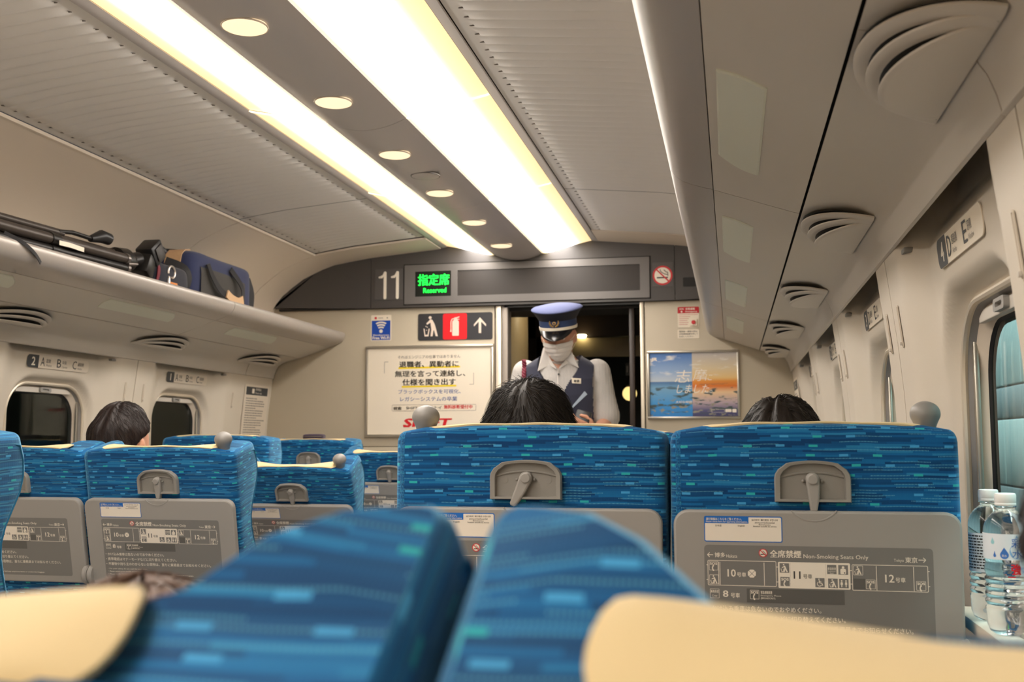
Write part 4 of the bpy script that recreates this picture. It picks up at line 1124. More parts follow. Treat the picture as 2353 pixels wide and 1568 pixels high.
xa, za = PX(420, 1090); xb, zb = PX(1648, 995); p.frame(xb - xa, zb - za, .006, .0016, INKG, (xa + xb) / 2, (za + zb) / 2, 2)
PT('検索', 500, 1074, 50, 118, INKB, .012); PT('SHIFT AIモダナイ', 890, 1068, 52, 520, INKB, .006); PT('無料診断受付中', 1390, 1060, 56, 410, REDP, .02)
xa, za = PX(590, 1325); p.text('SHIFT', xa, za, .0455, REDP, 3, w=.268, bold=.03, slant=.28); p.poly([PX(590, 1332), PX(680, 1332), PX(684, 1318), PX(594, 1318)], REDP, 2)
p.build('poster_print', (0, YP, 0), UXW, UZ, t)
def scenery_material():
    m = bpy.data.materials.new('bay_view_print'); m.use_nodes = True; nt = m.node_tree; N = nt.nodes; Lk = nt.links
    b = N['Principled BSDF']; b.inputs['Roughness'].default_value = .4
    tc = N.new('ShaderNodeTexCoord'); sx = N.new('ShaderNodeSeparateXYZ'); Lk.new(tc.outputs['UV'], sx.inputs[0])
    def ramp(stops, src, const=False):
        r = N.new('ShaderNodeValToRGB'); E = r.color_ramp.elements
        if const: r.color_ramp.interpolation = 'CONSTANT'
        E[0].position = stops[0][0]; E[0].color = (*lin(stops[0][1]), 1); E[1].position = stops[-1][0]; E[1].color = (*lin(stops[-1][1]), 1)
        for q, c in stops[1:-1]: e = E.new(q); e.color = (*lin(c), 1)
        Lk.new(src, r.inputs[0]); return r.outputs[0]
    day = ramp([(0, (40, 130, 206)), (.2, (60, 150, 214)), (.45, (120, 170, 204)), (.54, (70, 116, 168)), (.555, (196, 206, 216)), (.7, (150, 178, 214)), (1, (62, 116, 190))], sx.outputs['Y'])
    eve = ramp([(0, (62, 62, 104)), (.1, (84, 84, 128)), (.22, (190, 170, 180)), (.38, (240, 206, 160)), (.47, (226, 120, 40)), (.55, (232, 150, 60)), (.6, (238, 200, 132)), (.75, (226, 206, 168)), (1, (196, 190, 188))], sx.outputs['Y'])
    half = N.new('ShaderNodeMath'); half.operation = 'GREATER_THAN'; half.inputs[1].default_value = .49; Lk.new(sx.outputs['X'], half.inputs[0])
    mx = N.new('ShaderNodeMix'); mx.data_type = 'RGBA'; Lk.new(half.outputs[0], mx.inputs[0]); Lk.new(day, mx.inputs[6]); Lk.new(eve, mx.inputs[7])
    def noise(scale, sx_, sy_, seed, lo, hi):
        mp = N.new('ShaderNodeMapping'); mp.inputs['Scale'].default_value = (sx_, sy_, 1); mp.inputs['Location'].default_value = (seed, seed * 1.7, 0); Lk.new(tc.outputs['UV'], mp.inputs[0])
        n = N.new('ShaderNodeTexNoise'); n.inputs['Scale'].default_value = scale; n.inputs['Detail'].default_value = 5; Lk.new(mp.outputs[0], n.inputs['Vector'])
        r = N.new('ShaderNodeMapRange'); r.inputs['From Min'].default_value = lo; r.inputs['From Max'].default_value = hi; Lk.new(n.outputs['Fac'], r.inputs['Value']); return r.outputs[0]
    def window_(y0, y1, y2, y3):
        r = N.new('ShaderNodeValToRGB'); E = r.color_ramp.elements
        E[0].position = y0; E[0].color = (0, 0, 0, 1); E[1].position = y3; E[1].color = (0, 0, 0, 1)
        for q in (y1, y2): e = E.new(q); e.color = (1, 1, 1, 1)
        Lk.new(sx.outputs['Y'], r.inputs[0]); return r.outputs[0]
    def over(base, fac_a, fac_b, col):
        mu = N.new('ShaderNodeMath'); mu.operation = 'MULTIPLY'; Lk.new(fac_a, mu.inputs[0]); Lk.new(fac_b, mu.inputs[1])
        q = N.new('ShaderNodeMix'); q.data_type = 'RGBA'; Lk.new(mu.outputs[0], q.inputs[0]); Lk.new(base, q.inputs[6]); q.inputs[7].default_value = (*lin(col), 1); return q.outputs[2]
    c = over(mx.outputs[2], noise(4, 1, 2.4, 3.1, .56, .68), window_(.62, .68, .95, 1), (240, 236, 230))
    c = over(c, noise(6, 1, 2.6, 8.2, .55, .60), window_(.02, .10, .42, .53), (66, 84, 88))
    c = over(c, noise(11, 1, 1.6, 1.7, .56, .62), window_(.0, .02, .22, .34), (150, 146, 130))
    Lk.new(c, b.inputs['Base Color']); return m
t = empty('scenic_poster', (.95, YW, 1.51), 'landscape poster of a bay, half blue day and half orange sunset, right of the doorway', 'poster')
x0, z0, x1, z1 = .708, 1.3255, 1.197, 1.694
poster_frame(t, x0, z0, x1, z1, .013)
mb = MB(); mb.add([(x0 + .01, YW - .008, z0 + .01), (x1 - .01, YW - .008, z0 + .01), (x1 - .01, YW - .008, z1 - .01), (x0 + .01, YW - .008, z1 - .01)], [[0, 1, 2, 3]])
mb.add([(x0 + .01, YW, z0 + .01), (x1 - .01, YW, z0 + .01), (x1 - .01, YW, z1 - .01), (x0 + .01, YW, z1 - .01)], [[3, 2, 1, 0]])
for a, b in ((0, 1), (1, 2), (2, 3), (3, 0)): mb.f.append([a, a + 4, b + 4, b]); mb.mi.append(0)
mb.build('poster_picture', scenery_material(), t, ang=0, uv=[(0, 0), (1, 0), (1, 1), (0, 1)] * 2)
p = Print(); YP = YW - .0084; x = lambda a: x0 + (a - 85) / (1250 - 85) * (x1 - x0); z = lambda b: z1 - (b - 630) / (1475 - 630) * (z1 - z0)
WS = mat('poster_white', (250, 240, 228), .5, grain=.01, gscale=50)
p.text('志', x(430), z(1025), .066, WS, 2, w=.080, slant=.22, bold=.0); p.text('摩', x(660), z(1010), .064, WS, 2, w=.066, slant=.22); p.text('に', x(815), z(1005), .034, WS, 2, w=.036, slant=.22)
p.text('しました。', x(450), z(1160), .046, WS, 2, w=.190, slant=.25)
p.text('JR', x(135), z(765), .022, WS, 2, w=.030, bold=.04, slant=.15)
p.text('大切な時間', x(440), z(1282), .013, WS, 2, w=.086, slant=.15, bold=.01)
p.frame(.068, .017, .002, .001, WS, x(975), z(1378), 2); p.poly(rrect(.032, .016, .002, x(1103), z(1376)), WS, 2); p.poly(rrect(.021, .019, .003, x(1178), z(1378)), WS, 2)
p.build('poster_print', (0, YP, 0), UXW, UZ, t)
# emergency call sign with button, and the small notice under it
t = empty('emergency_call_sign', (.93, YW, 1.876), 'red and white emergency call sign with a red button, by the luggage rack end', 'sign')
plate('sign_board', .876, 1.820, .990, 1.932, .006, .002, PAPER, t, YW, .0005)
p = Print(); YP = YW - .0022
P = [(.876, 1.897), (.990, 1.897)] + [q for q in rrect(.114, .112, .006, .933, 1.876) if q[1] > 1.9]; p.poly(P, mat('emergency_red', (196, 24, 36), .45, grain=.01, gscale=50), 1)
p.text('非常通報', .918, 1.9145, .012, WHITEP, 2, w=.050, bold=.02); p.text('Emergency', .918, 1.9005, .0095, WHITEP, 2, w=.062, bold=.02); p.poly(circ(.897, 1.906, .005, 12), WHITEP, 2); p.text('SOS', .897, 1.917, .008, WHITEP, 2, w=.022, align='c', bold=.02)
for i in range(6):
    p.poly(rrect((.100, .060, .052, .044, .050, .046)[i], .003, .001, .883 + (.100, .060, .052, .044, .050, .046)[i] / 2, 1.889 - .0105 * i), mat('pale_red_print', (214, 150, 138), .5, grain=.01, gscale=50), 1)
p.build('sign_print', (0, YP, 0), UXW, UZ, t)
MB().prism(rrect(.038, .038, .003, .960, 1.846), (0, YW - .002, 0), UXW, UZ, .010, .002).build('button_housing', PAPER, t)
MB().lathe([(.011, 0), (.011, .004), (.009, .006), (0, .0065)], 20, MX.Translation((.960, YW - .012, 1.846)) @ MX.Rotation(R(90), 4, 'X')).build('button', REDS, t)
t = empty('small_notice', (.93, YW, 1.784), 'small white three-line notice under the red emergency sign', 'notice')
plate('notice_plate', .874, 1.759, .990, 1.809, .007, .002, PAPER, t, YW, .0005)
p = Print()
for i, (s, w) in enumerate((('乗務員へ連絡の際は', .098), ('非常通報装置を押して', .100), ('お話しください。', .078))): p.text(s, .882, 1.793 - .0135 * i, .0095, INKB, 1, w=w)
p.build('notice_print', (0, YW - .0023, 0), UXW, UZ, t)
# door way plates of the next carriage
t = empty('carriage_ten_plate', (.467, 7.42, 1.707), 'dim plate with the number 10 in the dark doorway', 'number plate')
MB().prism(rrect(.064, .088, .003, .467, 1.707), (0, 7.415, 0), UXW, UZ, .004, .001).build('plate', mat('dim_plate', (60, 56, 50), .5, grain=.02, gscale=90), t)
p = Print(); p.text('10', .467, 1.685, .046, mat('dim_white', (150, 140, 124), .5, grain=.02, gscale=90), 1, w=.044, align='c', bold=.02); p.build('number_print', (0, 7.4105, 0), UXW, UZ, t)
t = empty('round_lamp', (.36, 8.6, 1.59), 'pale yellow globe lamp deep in the dark doorway', 'lamp')
MB().sphere((.352, 8.6, 1.592), .058, 20, 14).build('globe', GLOBE, t); MB().lathe([(.02, 0), (.03, .02), (.012, .08), (.012, .60)], 14, MX.Translation((.352, 8.6, 1.64))).build('lamp_stem', DARK, t)
# seat row signs above the windows
def row_sign(S, y, n, lab):
    z = 1.519; X = 1.5055; sl = V((S * (interp(BAY, 1.545) - interp(BAY, 1.495)), 0, .05)).normalized()
    t = empty('seat_row_sign', (S * X, y, z), lab, 'seat sign', 'seat row signs over the windows')
    ux = V((0, -S, 0)); un = ux.cross(sl).normalized(); o = V((S * X, y, z)) - un * .001
    L = .405 if S < 0 else .33
    MB().prism(rrect(L, .050, .016), o, ux, sl, .0018, .0004).build('sign_plate', PAPER if S > 0 else mat('sign_pale', (226, 214, 196), .5, grain=.01, gscale=80), t)
    p = Print(); P = [q for q in rrect(L, .050, .016) if q[0] < -L / 2 + .06]; P = P + [(-L / 2 + .072, -.025), (-L / 2 + .072, .025)]
    P = sorted(P, key=lambda q: math.atan2(q[1], q[0] + L / 2 - .04)); p.poly(P, SLATE, 1)
    p.text(str(n), -L / 2 + .040, -.016, .032, WHITEP, 2, align='c', bold=.02)
    names = (('A', '窓側', 'Window'), ('B', '中央', 'Center'), ('C', '通路側', 'Aisle')) if S < 0 else (('D', '通路側', 'Aisle'), ('E', '窓側', 'Window'))
    st = .104 if S < 0 else .118
    for i, (a, b, c) in enumerate(names):
        x = -L / 2 + .084 + st * i
        p.text(a, x, -.016, .034, SLATE, 2, w=.027); p.text(b, x + .034, -.002, .016, SLATE, 2, w=.014 * len(b)); p.text(c, x + .034, -.016, .009, INKG, 2, w=.0062 * len(c))
    p.build('sign_print', o + un * .0019, ux, sl, t)
    return t
row_sign(-1, 3.84, 2, 'pale sign reading 2 A B C above a left window')
row_sign(-1, 4.88, 1, 'pale sign reading 1 A B C above the far left window')
row_sign(1, 1.76, 4, 'pale sign reading 4 D E above the nearest right window')
row_sign(1, 2.80, 3, 'pale sign reading 3 D E above a right window')
row_sign(1, 3.84, 2, 'pale sign reading 2 D E, second farthest on the right wall')
row_sign(1, 4.88, 1, 'pale sign reading 1 D E, farthest on the right wall')
# long notices on the end strips of the side walls
for S, lab in ((-1, 'tall narrow notice with dark heading on the left wall beside the end wall'), (1, 'tall narrow notice with dark heading on the right wall beside the end wall')):
    t = empty('wall_notice', (S * 1.484, 5.62, 1.36), lab, 'notice')
    za, zb = 1.525, 1.17; xa, xb = interp(PIL, za) + .004, interp(PIL, zb) + .004
    up_ = V((S * (xa - xb), 0, za - zb)).normalized(); ux = V((0, -S, 0)); un = ux.cross(up_).normalized(); o = V((S * (xa + xb) / 2, 5.62, (za + zb) / 2)) + un * .0005
    MB().prism(rrect(.31, .355, .004), o, ux, up_, .002, .0005).build('notice_sheet', PAPER if S > 0 else mat('sign_pale', (226, 214, 196)), t)
    p = Print(); p.poly(rrect(.275, .045, .003, 0, .143), SLATE, 1); p.poly(rrect(.030, .026, .003, -.05, .143), WHITEP, 2); p.text('携帯電話', -.02, .146, .014, WHITEP, 2, w=.07); p.text('Phone calls', -.02, .128, .010, WHITEP, 2, w=.08)
    rr = random.Random(3)
    for i in range(19):
        w = .24 if i % 4 else .14
        w *= .8 + .2 * rr.random(); zz = .098 - .0135 * i
        x = -.13
        while x < -.13 + w:
            l = .008 + .018 * rr.random(); p.poly([(x, zz), (x + l, zz), (x + l, zz + .005), (x, zz + .005)], INKG, 1); x += l + .004
    p.build('notice_print', o + un * .0022, ux, up_, t)
# ================================================================= people
def evaluated(o):
    dg = bpy.context.evaluated_depsgraph_get(); me = bpy.data.meshes.new_from_object(o.evaluated_get(dg)); return me
def fuse(mb, name, m, parent, voxel=.006, smooth_it=4):
    """union of overlapping solids -> one continuous skin"""
    o = mb.build(name, m, None, ang=0)
    r = o.modifiers.new('r', 'REMESH'); r.mode = 'VOXEL'; r.voxel_size = voxel
    s = o.modifiers.new('s', 'SMOOTH'); s.iterations = smooth_it; s.factor = .5
    me = evaluated(o); old = o.data; o.modifiers.clear(); o.data = me; bpy.data.meshes.remove(old)
    me.name = name; off = wloc(parent)
    for v in me.vertices: v.co -= off
    for p in me.polygons: p.use_smooth = True
    if not me.materials: me.materials.append(m)
    o.parent = parent
    return o
def head_r(d):
    """head-local surface point for a unit direction (face looks along -y)"""
    x, y, z = d.x * .075, d.y * .096, d.z * .116
    if z < 0:
        t = -z / .116; x *= 1 - .30 * t ** 1.6; y *= 1 - .14 * t
        if y < 0: y -= .010 * t
        else: y *= 1 - .25 * t
    if y < 0:
        f = math.exp(-((x / .011) ** 2 + ((z + .012) / .020) ** 2)); y -= .020 * f
        for s in (-1, 1): y += .008 * math.exp(-(((x - s * .031) / .014) ** 2 + ((z - .014) / .010) ** 2))
        y -= .005 * math.exp(-((z - .034) / .010) ** 2) * math.exp(-(x / .05) ** 2)
        y -= .005 * math.exp(-((x / .022) ** 2 + ((z + .056) / .009) ** 2)); y += .004 * math.exp(-((x / .024) ** 2 + ((z + .0565) / .0025) ** 2))
        y -= .006 * math.exp(-((x / .016) ** 2 + ((z + .088) / .014) ** 2))
    return V((x, y, z))
def dirs(nu, nv):
    return [[V((sin(pi * j / nv) * cos(2 * pi * i / nu), sin(pi * j / nv) * sin(2 * pi * i / nu), -cos(pi * j / nv))) for j in range(nv + 1)] for i in range(nu)]
def head_mb(mb, M):
    mb.grid([[M @ head_r(d) for d in row] for row in dirs(56, 40)], close_u=True)
    for s in (-1, 1):
        Rm = (M.to_3x3() @ MX.Rotation(R(-12), 3, 'X') @ MX.Rotation(s * R(18), 3, 'Z'))
        mb.sphere(M @ V((s * .077, .010, -.004)), (.008, .019, .031), 14, 10, rot=Rm)
def limb(mb, pts, rad, n=14):
    P, Q = [], []
    pts = [V(p) for p in pts]
    for i in range(len(pts) - 1):
        for t in (0, .25, .5, .75): P.append(pts[i].lerp(pts[i + 1], t)); Q.append(rad[i] + (rad[i + 1] - rad[i]) * t)
    P.append(pts[-1]); Q.append(rad[-1]); mb.tube(P, Q, n)
    for p, r in zip(pts, rad): mb.sphere(p, r, 14, 10)
def torso(mb, rings, n=28):
    """rings: (x, y, z, rx, ry)"""
    vs = []; fs = []
    for x, y, z, rx, ry in rings:
        for j in range(n):
            a = 2 * pi * j / n; c, s = cos(a), sin(a)
            vs.append(V((x + rx * math.copysign(abs(c) ** .85, c), y + ry * math.copysign(abs(s) ** .9, s), z)))
    for i in range(len(rings) - 1):
        for j in range(n): fs.append([i * n + j, i * n + (j + 1) % n, (i + 1) * n + (j + 1) % n, (i + 1) * n + j])
    fs.append(list(range(n))[::-1]); fs.append([(len(rings) - 1) * n + j for j in range(n)]); mb.add(vs, fs)
def hand(mb, w, d, pn, side, curl=.5):
    """wrist, pointing direction, palm normal; five separate bent fingers"""
    w, d, pn = V(w), V(d).normalized(), V(pn).normalized(); pn = (pn - d * pn.dot(d)).normalized(); sx_ = d.cross(pn) * side
    for k in range(5): mb.sphere(w + d * (.02 + .016 * k), (.030, .030, .030) if False else .024 + .002 * (k < 4), 10, 8)
    for k, (off, L) in enumerate(((-.030, .070), (-.010, .078), (.010, .073), (.029, .058))):
        b = w + d * .078 + sx_ * off; q = b; pts = [w + d * .05 + sx_ * off * .8, b]; a = 0
        for s in range(3): a += curl * (.5 + .25 * s); q = q + (d * cos(a) + pn * sin(a)) * L * (.45, .32, .25)[s]; pts.append(q)
        limb(mb, pts, [.010, .0092, .0085, .0078, .0068], 10)
    t = [w + d * .02 - sx_ * .018, w + d * .045 - sx_ * .042 + pn * .012, w + d * .070 - sx_ * .050 + pn * .026, w + d * .092 - sx_ * .044 + pn * .034]
    limb(mb, t, [.012, .0115, .010, .0085], 10)
def hair_material(name, rgb):
    m = mat(name, rgb, .5, spec=.3, grain=.35, gscale=90, bump=.5, bscale=260); return m
HAIR_K = hair_material('black_hair', (32, 26, 22)); HAIR_B = hair_material('dark_brown_hair', (38, 28, 25)); HAIR_M = hair_material('mid_brown_hair', (98, 74, 60))
def hair(person, M, m, seed, t0=.016, strands=700, length=.05, lift=.35, part=0.0, tuft=1.0):
    rr = random.Random(seed)
    def mask(d):
        p = head_r(d)
        line = .060 if p.y < -.045 else (.060 - (p.y + .045) / .07 * .055 if p.y < .025 else .005 - (p.y - .025) / .07 * .075)
        return smooth((p.z - line + .006) / .014)
    ph = [rr.uniform(0, 6) for _ in range(6)]
    def surf(d):
        k = mask(d); a = math.atan2(d.y, d.x)
        n = .0022 * sin(9 * a + ph[0] + 4 * d.z) + .0018 * sin(17 * a + ph[1] - 3 * d.z) + .002 * sin(11 * d.z + ph[2])
        t = (t0 * (.75 + .35 * max(0, d.z)) + n * tuft) * k - .007 * (1 - k)
        if part: t -= .007 * k * math.exp(-((d.x - part) / .05) ** 2) * (1 if d.z > .3 else 0)
        return head_r(d) + d * t
    mb = MB(); mb.grid([[M @ surf(d) for d in row] for row in dirs(72, 48)], close_u=True)
    hb = mb.build('hair', m, person, ang=0)
    for p in hb.data.polygons: p.use_smooth = True
    cu = bpy.data.curves.new('hair_strands', 'CURVE'); cu.dimensions = '3D'; cu.bevel_depth = .00055; cu.bevel_resolution = 0; cu.materials.append(m)
    off = wloc(person); whorl = V((.12, .45, .88)).normalized(); made = 0; tries = 0
    while made < strands and tries < strands * 8:
        tries += 1
        d = V((rr.gauss(0, 1), rr.gauss(0, 1), rr.gauss(.5, 1))).normalized()
        if mask(d) < .9: continue
        made += 1; tan = (d - whorl); tan = (tan - d * tan.dot(d)); tan = tan.normalized() if tan.length > .05 else V((rr.gauss(0, 1), rr.gauss(0, 1), 0)).normalized()
        tan = (tan + V((rr.gauss(0, .3), rr.gauss(0, .3), rr.gauss(0, .3)))).normalized()
        L = length * rr.uniform(.6, 1.2); up_ = lift * rr.uniform(.2, 1.2); q = surf(d) - d * .004; pts = []
        for k in range(5):
            pts.append(M @ q - off); s = k / 4; q = q + (tan + V((0, 0, -.25 * s))).normalized() * L / 4; d2 = V((q.x / .075, q.y / .096, q.z / .116)).normalized(); q = surf(d2) + d2 * (.0012 + .030 * up_ * s)
        sp = cu.splines.new('POLY'); sp.points.add(4)
        for k, p_ in enumerate(pts): sp.points[k].co = (*p_, 1); sp.points[k].radius = (1, 1, .9, .7, .25)[k]
    so = bpy.data.objects.new('hair_strands', cu); COL.objects.link(so); so.parent = hb; so['kind'] = 'stuff'
    return hb
def cloth(name, rgb, **k): return mat(name, rgb, .85, grain=.06, gscale=300, bump=.2, sheen=.2, **k)
def seated(label, hx, hy, hz, turn, seat_x, seat_y, hm, seed, top, tilt=0.0, **hk):
    t = empty('person', (seat_x, seat_y + .3, 0), label, 'person')
    M = MX.Translation((hx, hy, hz)) @ MX.Rotation(R(180 + turn), 4, 'Z') @ MX.Rotation(R(tilt), 4, 'X')
    mb = MB(); head_mb(mb, M)
    nb = V((hx * .6 + seat_x * .4, hy + .01, hz - .17)); sh = nb.z - .055
    limb(mb, [(hx, hy + .012, hz - .07), nb], [.054, .060])
    sx_, sy_ = seat_x, seat_y + .25
    torso(mb, [(sx_, sy_ + .03, .47, .17, .13), (sx_, sy_ + .02, .62, .155, .115), (nb.x * .4 + sx_ * .6, nb.y * .4 + sy_ * .6, .80, .17, .115), (nb.x, nb.y, sh - .06, .19, .11), (nb.x, nb.y, sh + .02, .12, .085), (nb.x, nb.y, sh + .06, .06, .06)])
    arms = []
    for s in (-1, 1):
        a = [(nb.x + s * .175, nb.y, sh - .02), (sx_ + s * .19, sy_ + .05, max(.66, sh - .30)), (sx_ + s * .11, sy_ + .25, .63)]
        arms.append(a); limb(mb, a, [.055, .043, .030]); hand(mb, a[2], (-s * .45, .8, -.1), (0, 0, -1), s, .35)
        limb(mb, [(sx_ + s * .09, sy_ + .06, .53), (sx_ + s * .10, sy_ + .42, .53), (sx_ + s * .10, sy_ + .44, .09)], [.082, .060, .042])
        limb(mb, [(sx_ + s * .10, sy_ + .43, .05), (sx_ + s * .10, sy_ + .60, .035)], [.042, .034])
    fuse(mb, 'body', SKIN, t, .008)
    mb = MB()
    torso(mb, [(sx_, sy_ + .03, .50, .182, .142), (sx_, sy_ + .02, .62, .170, .128), (nb.x * .4 + sx_ * .6, nb.y * .4 + sy_ * .6, .80, .184, .128), (nb.x, nb.y, sh - .06, .203, .122), (nb.x, nb.y, sh + .02, .135, .098), (nb.x, nb.y, sh + .045, .08, .078)])
    for a in arms: limb(mb, a, [.066, .054, .041])
    fuse(mb, 'jacket', top, t, .010)
    mb = MB()
    for s in (-1, 1): limb(mb, [(sx_ + s * .085, sy_ + .05, .53), (sx_ + s * .10, sy_ + .42, .53), (sx_ + s * .10, sy_ + .44, .12)], [.095, .072, .055])
    fuse(mb, 'trousers', cloth('dark_trousers', (44, 44, 50)), t, .010)
    hair(t, M, hm, seed, **hk)
    return t
seated('person with short spiky black hair, seen from behind above the middle seat back', .766, 2.035, 1.187, 8, .806, 1.80, HAIR_K, 11, cloth('navy_top', (40, 44, 62)), t0=.018, strands=2200, length=.050, lift=.45)
seated('person with flat black hair just showing above the right window-side seat', 1.240, 2.035, 1.150, -6, 1.276, 1.80, HAIR_K, 12, cloth('grey_top', (96, 96, 98)), t0=.016, strands=900, length=.05, lift=.12, part=.12)
seated('person with smooth dark brown hair and one ear showing, near the left windows', -.640, 2.90, 1.190, -3, -.47, 2.84, HAIR_B, 13, cloth('black_top', (30, 30, 34)), t0=.015, strands=900, length=.050, lift=.03, part=.02, tilt=6)
seated('person with blurred mid-brown hair behind the lower left cream cover', .774, .640, .976, 10, .806, .66, HAIR_M, 14, cloth('beige_top', (150, 136, 118)), t0=.018, strands=700, length=.05, lift=.08)
seated('person with dark brown hair at the right picture edge, cut off beside the bottles', 1.377, .575, 1.112, 0, 1.255, .66, HAIR_B, 15, cloth('black_top', (30, 30, 34)), t0=.018, strands=250, length=.03, lift=.0)
seated('person with dark hair almost hidden behind the round knob of the middle seat', -.352, 5.13, 1.118, 0, -.385, 4.92, HAIR_B, 16, cloth('plum_top', (62, 44, 56)), t0=.016, strands=300, length=.05, lift=.3)

# ---------------------------------------------------------------- the conductor
cx_, cy_ = .356, 5.05
CO = empty('person', (cx_, cy_, 0), 'train conductor in peaked cap, white mask and navy vest walking through the doorway', 'person')
TILT = 20
MH = MX.Translation((cx_ + .002, cy_ - .085, 1.700)) @ MX.Rotation(R(TILT), 4, 'X') @ MX.Rotation(R(-2), 4, 'Y')
NB = V((cx_, cy_ - .015, 1.56))
RINGS = [(cx_, cy_ + .07, .86, .165, .115), (cx_, cy_ + .06, 1.00, .160, .112), (cx_, cy_ + .045, 1.15, .158, .112), (cx_, cy_ + .025, 1.30, .172, .118), (cx_, cy_ + .012, 1.42, .186, .118), (cx_, cy_ + .004, 1.50, .190, .104), (cx_, cy_, 1.55, .160, .085), (cx_, cy_ - .006, 1.59, .085, .066), (cx_, cy_ - .012, 1.615, .058, .058)]
ARM_L = [(cx_ - .176, cy_ + .005, 1.535), (cx_ - .236, cy_ + .02, 1.27), (cx_ - .17, cy_ - .15, 1.10)]
ARM_R = [(cx_ + .170, cy_ + .005, 1.535), (cx_ + .212, cy_ + .02, 1.29), (cx_ + .185, cy_ - .17, 1.245)]
mb = MB(); head_mb(mb, MH); limb(mb, [MH @ V((0, .022, -.07)), NB], [.055, .060]); torso(mb, RINGS)
limb(mb, ARM_L, [.056, .042, .029]); limb(mb, ARM_R, [.056, .042, .029])
hand(mb, ARM_L[2], (.25, -.6, -.5), (.6, .3, 0), -1, .6); hand(mb, ARM_R[2], (-.75, -.5, .25), (0, .7, .3), 1, .7)
for s, fy in ((-1, -.16), (1, .14)):
    limb(mb, [(cx_ + s * .09, cy_ + .07, .88), (cx_ + s * .095, cy_ + .05 + fy * .6, .48), (cx_ + s * .095, cy_ + .08 + fy, .09)], [.088, .060, .042])
    limb(mb, [(cx_ + s * .095, cy_ + .10 + fy, .05), (cx_ + s * .10, cy_ - .10 + fy, .035)], [.042, .034])
fuse(mb, 'body', SKIN, CO, .005, 3)
def stripe_shirt():
    m = bpy.data.materials.new('striped_shirt'); m.use_nodes = True; nt = m.node_tree; N = nt.nodes; Lk = nt.links; b = N['Principled BSDF']; b.inputs['Roughness'].default_value = .8
    tc = N.new('ShaderNodeTexCoord'); w = N.new('ShaderNodeTexWave'); w.bands_direction = 'X'; w.inputs['Scale'].default_value = 48; w.inputs['Distortion'].default_value = 1.2; w.inputs['Detail Scale'].default_value = .6
    Lk.new(tc.outputs['Object'], w.inputs['Vector']); r = N.new('ShaderNodeValToRGB'); E = r.color_ramp.elements
    E[0].position = .0; E[0].color = (*lin((156, 154, 158)), 1); E[1].position = .45; E[1].color = (*lin((206, 200, 192)), 1); Lk.new(w.outputs['Fac'], r.inputs[0]); Lk.new(r.outputs[0], b.inputs['Base Color'])
    n = N.new('ShaderNodeTexNoise'); n.inputs['Scale'].default_value = 22; n.inputs['Detail'].default_value = 2; Lk.new(tc.outputs['Object'], n.inputs['Vector'])
    bp = N.new('ShaderNodeBump'); bp.inputs['Strength'].default_value = .6; bp.inputs['Distance'].default_value = .012; Lk.new(n.outputs['Fac'], bp.inputs['Height']); Lk.new(bp.outputs[0], b.inputs['Normal']); return m
SHIRT = stripe_shirt(); NAVY = cloth('navy_vest', (46, 48, 66)); NAVYD = mat('cap_navy', (38, 44, 70), .75, grain=.06, gscale=300)
mb = MB(); torso(mb, [(a, b, c, d + .012, e + .012) for a, b, c, d, e in RINGS[:-1]])
for A in (ARM_L, ARM_R):
    a, b = V(A[0]), V(A[1]); limb(mb, [a + V((0, 0, -.003)), a.lerp(b, .5), a.lerp(b, .86)], [.067, .066, .072])
sh = fuse(mb, 'shirt', SHIRT, CO, .007, 5)
bm = bmesh.new(); bm.from_mesh(sh.data)
bmesh.ops.delete(bm, geom=[f for f in bm.faces if f.calc_center_median().y < -.015 and f.calc_center_median().z > 1.545 + 1.0 * abs(f.calc_center_median().x)], context='FACES'); bm.to_mesh(sh.data); bm.free()
mb = MB()
for s, fy in ((-1, -.16), (1, .14)): limb(mb, [(cx_ + s * .085, cy_ + .07, .92), (cx_ + s * .095, cy_ + .05 + fy * .6, .48), (cx_ + s * .095, cy_ + .08 + fy, .12)], [.104, .076, .066])
torso(mb, [(cx_, cy_ + .07, .80, .165, .12), (cx_, cy_ + .07, .86, .184, .134), (cx_, cy_ + .065, .955, .180, .132), (cx_, cy_ + .062, .985, .174, .126)])
fuse(mb, 'trousers', cloth('navy_trousers', (40, 42, 58)), CO, .009)
for s, fy in ((-1, -.16), (1, .14)):
    mb = MB(); limb(mb, [(cx_ + s * .095, cy_ + .12 + fy, .05), (cx_ + s * .10, cy_ - .03 + fy, .045), (cx_ + s * .10, cy_ - .11 + fy, .035)], [.050, .048, .038]); mb.box((cx_ + s * .097, cy_ + fy, .008), (.085, .27, .016), .006); mb.build('shoe', BLACK, CO)
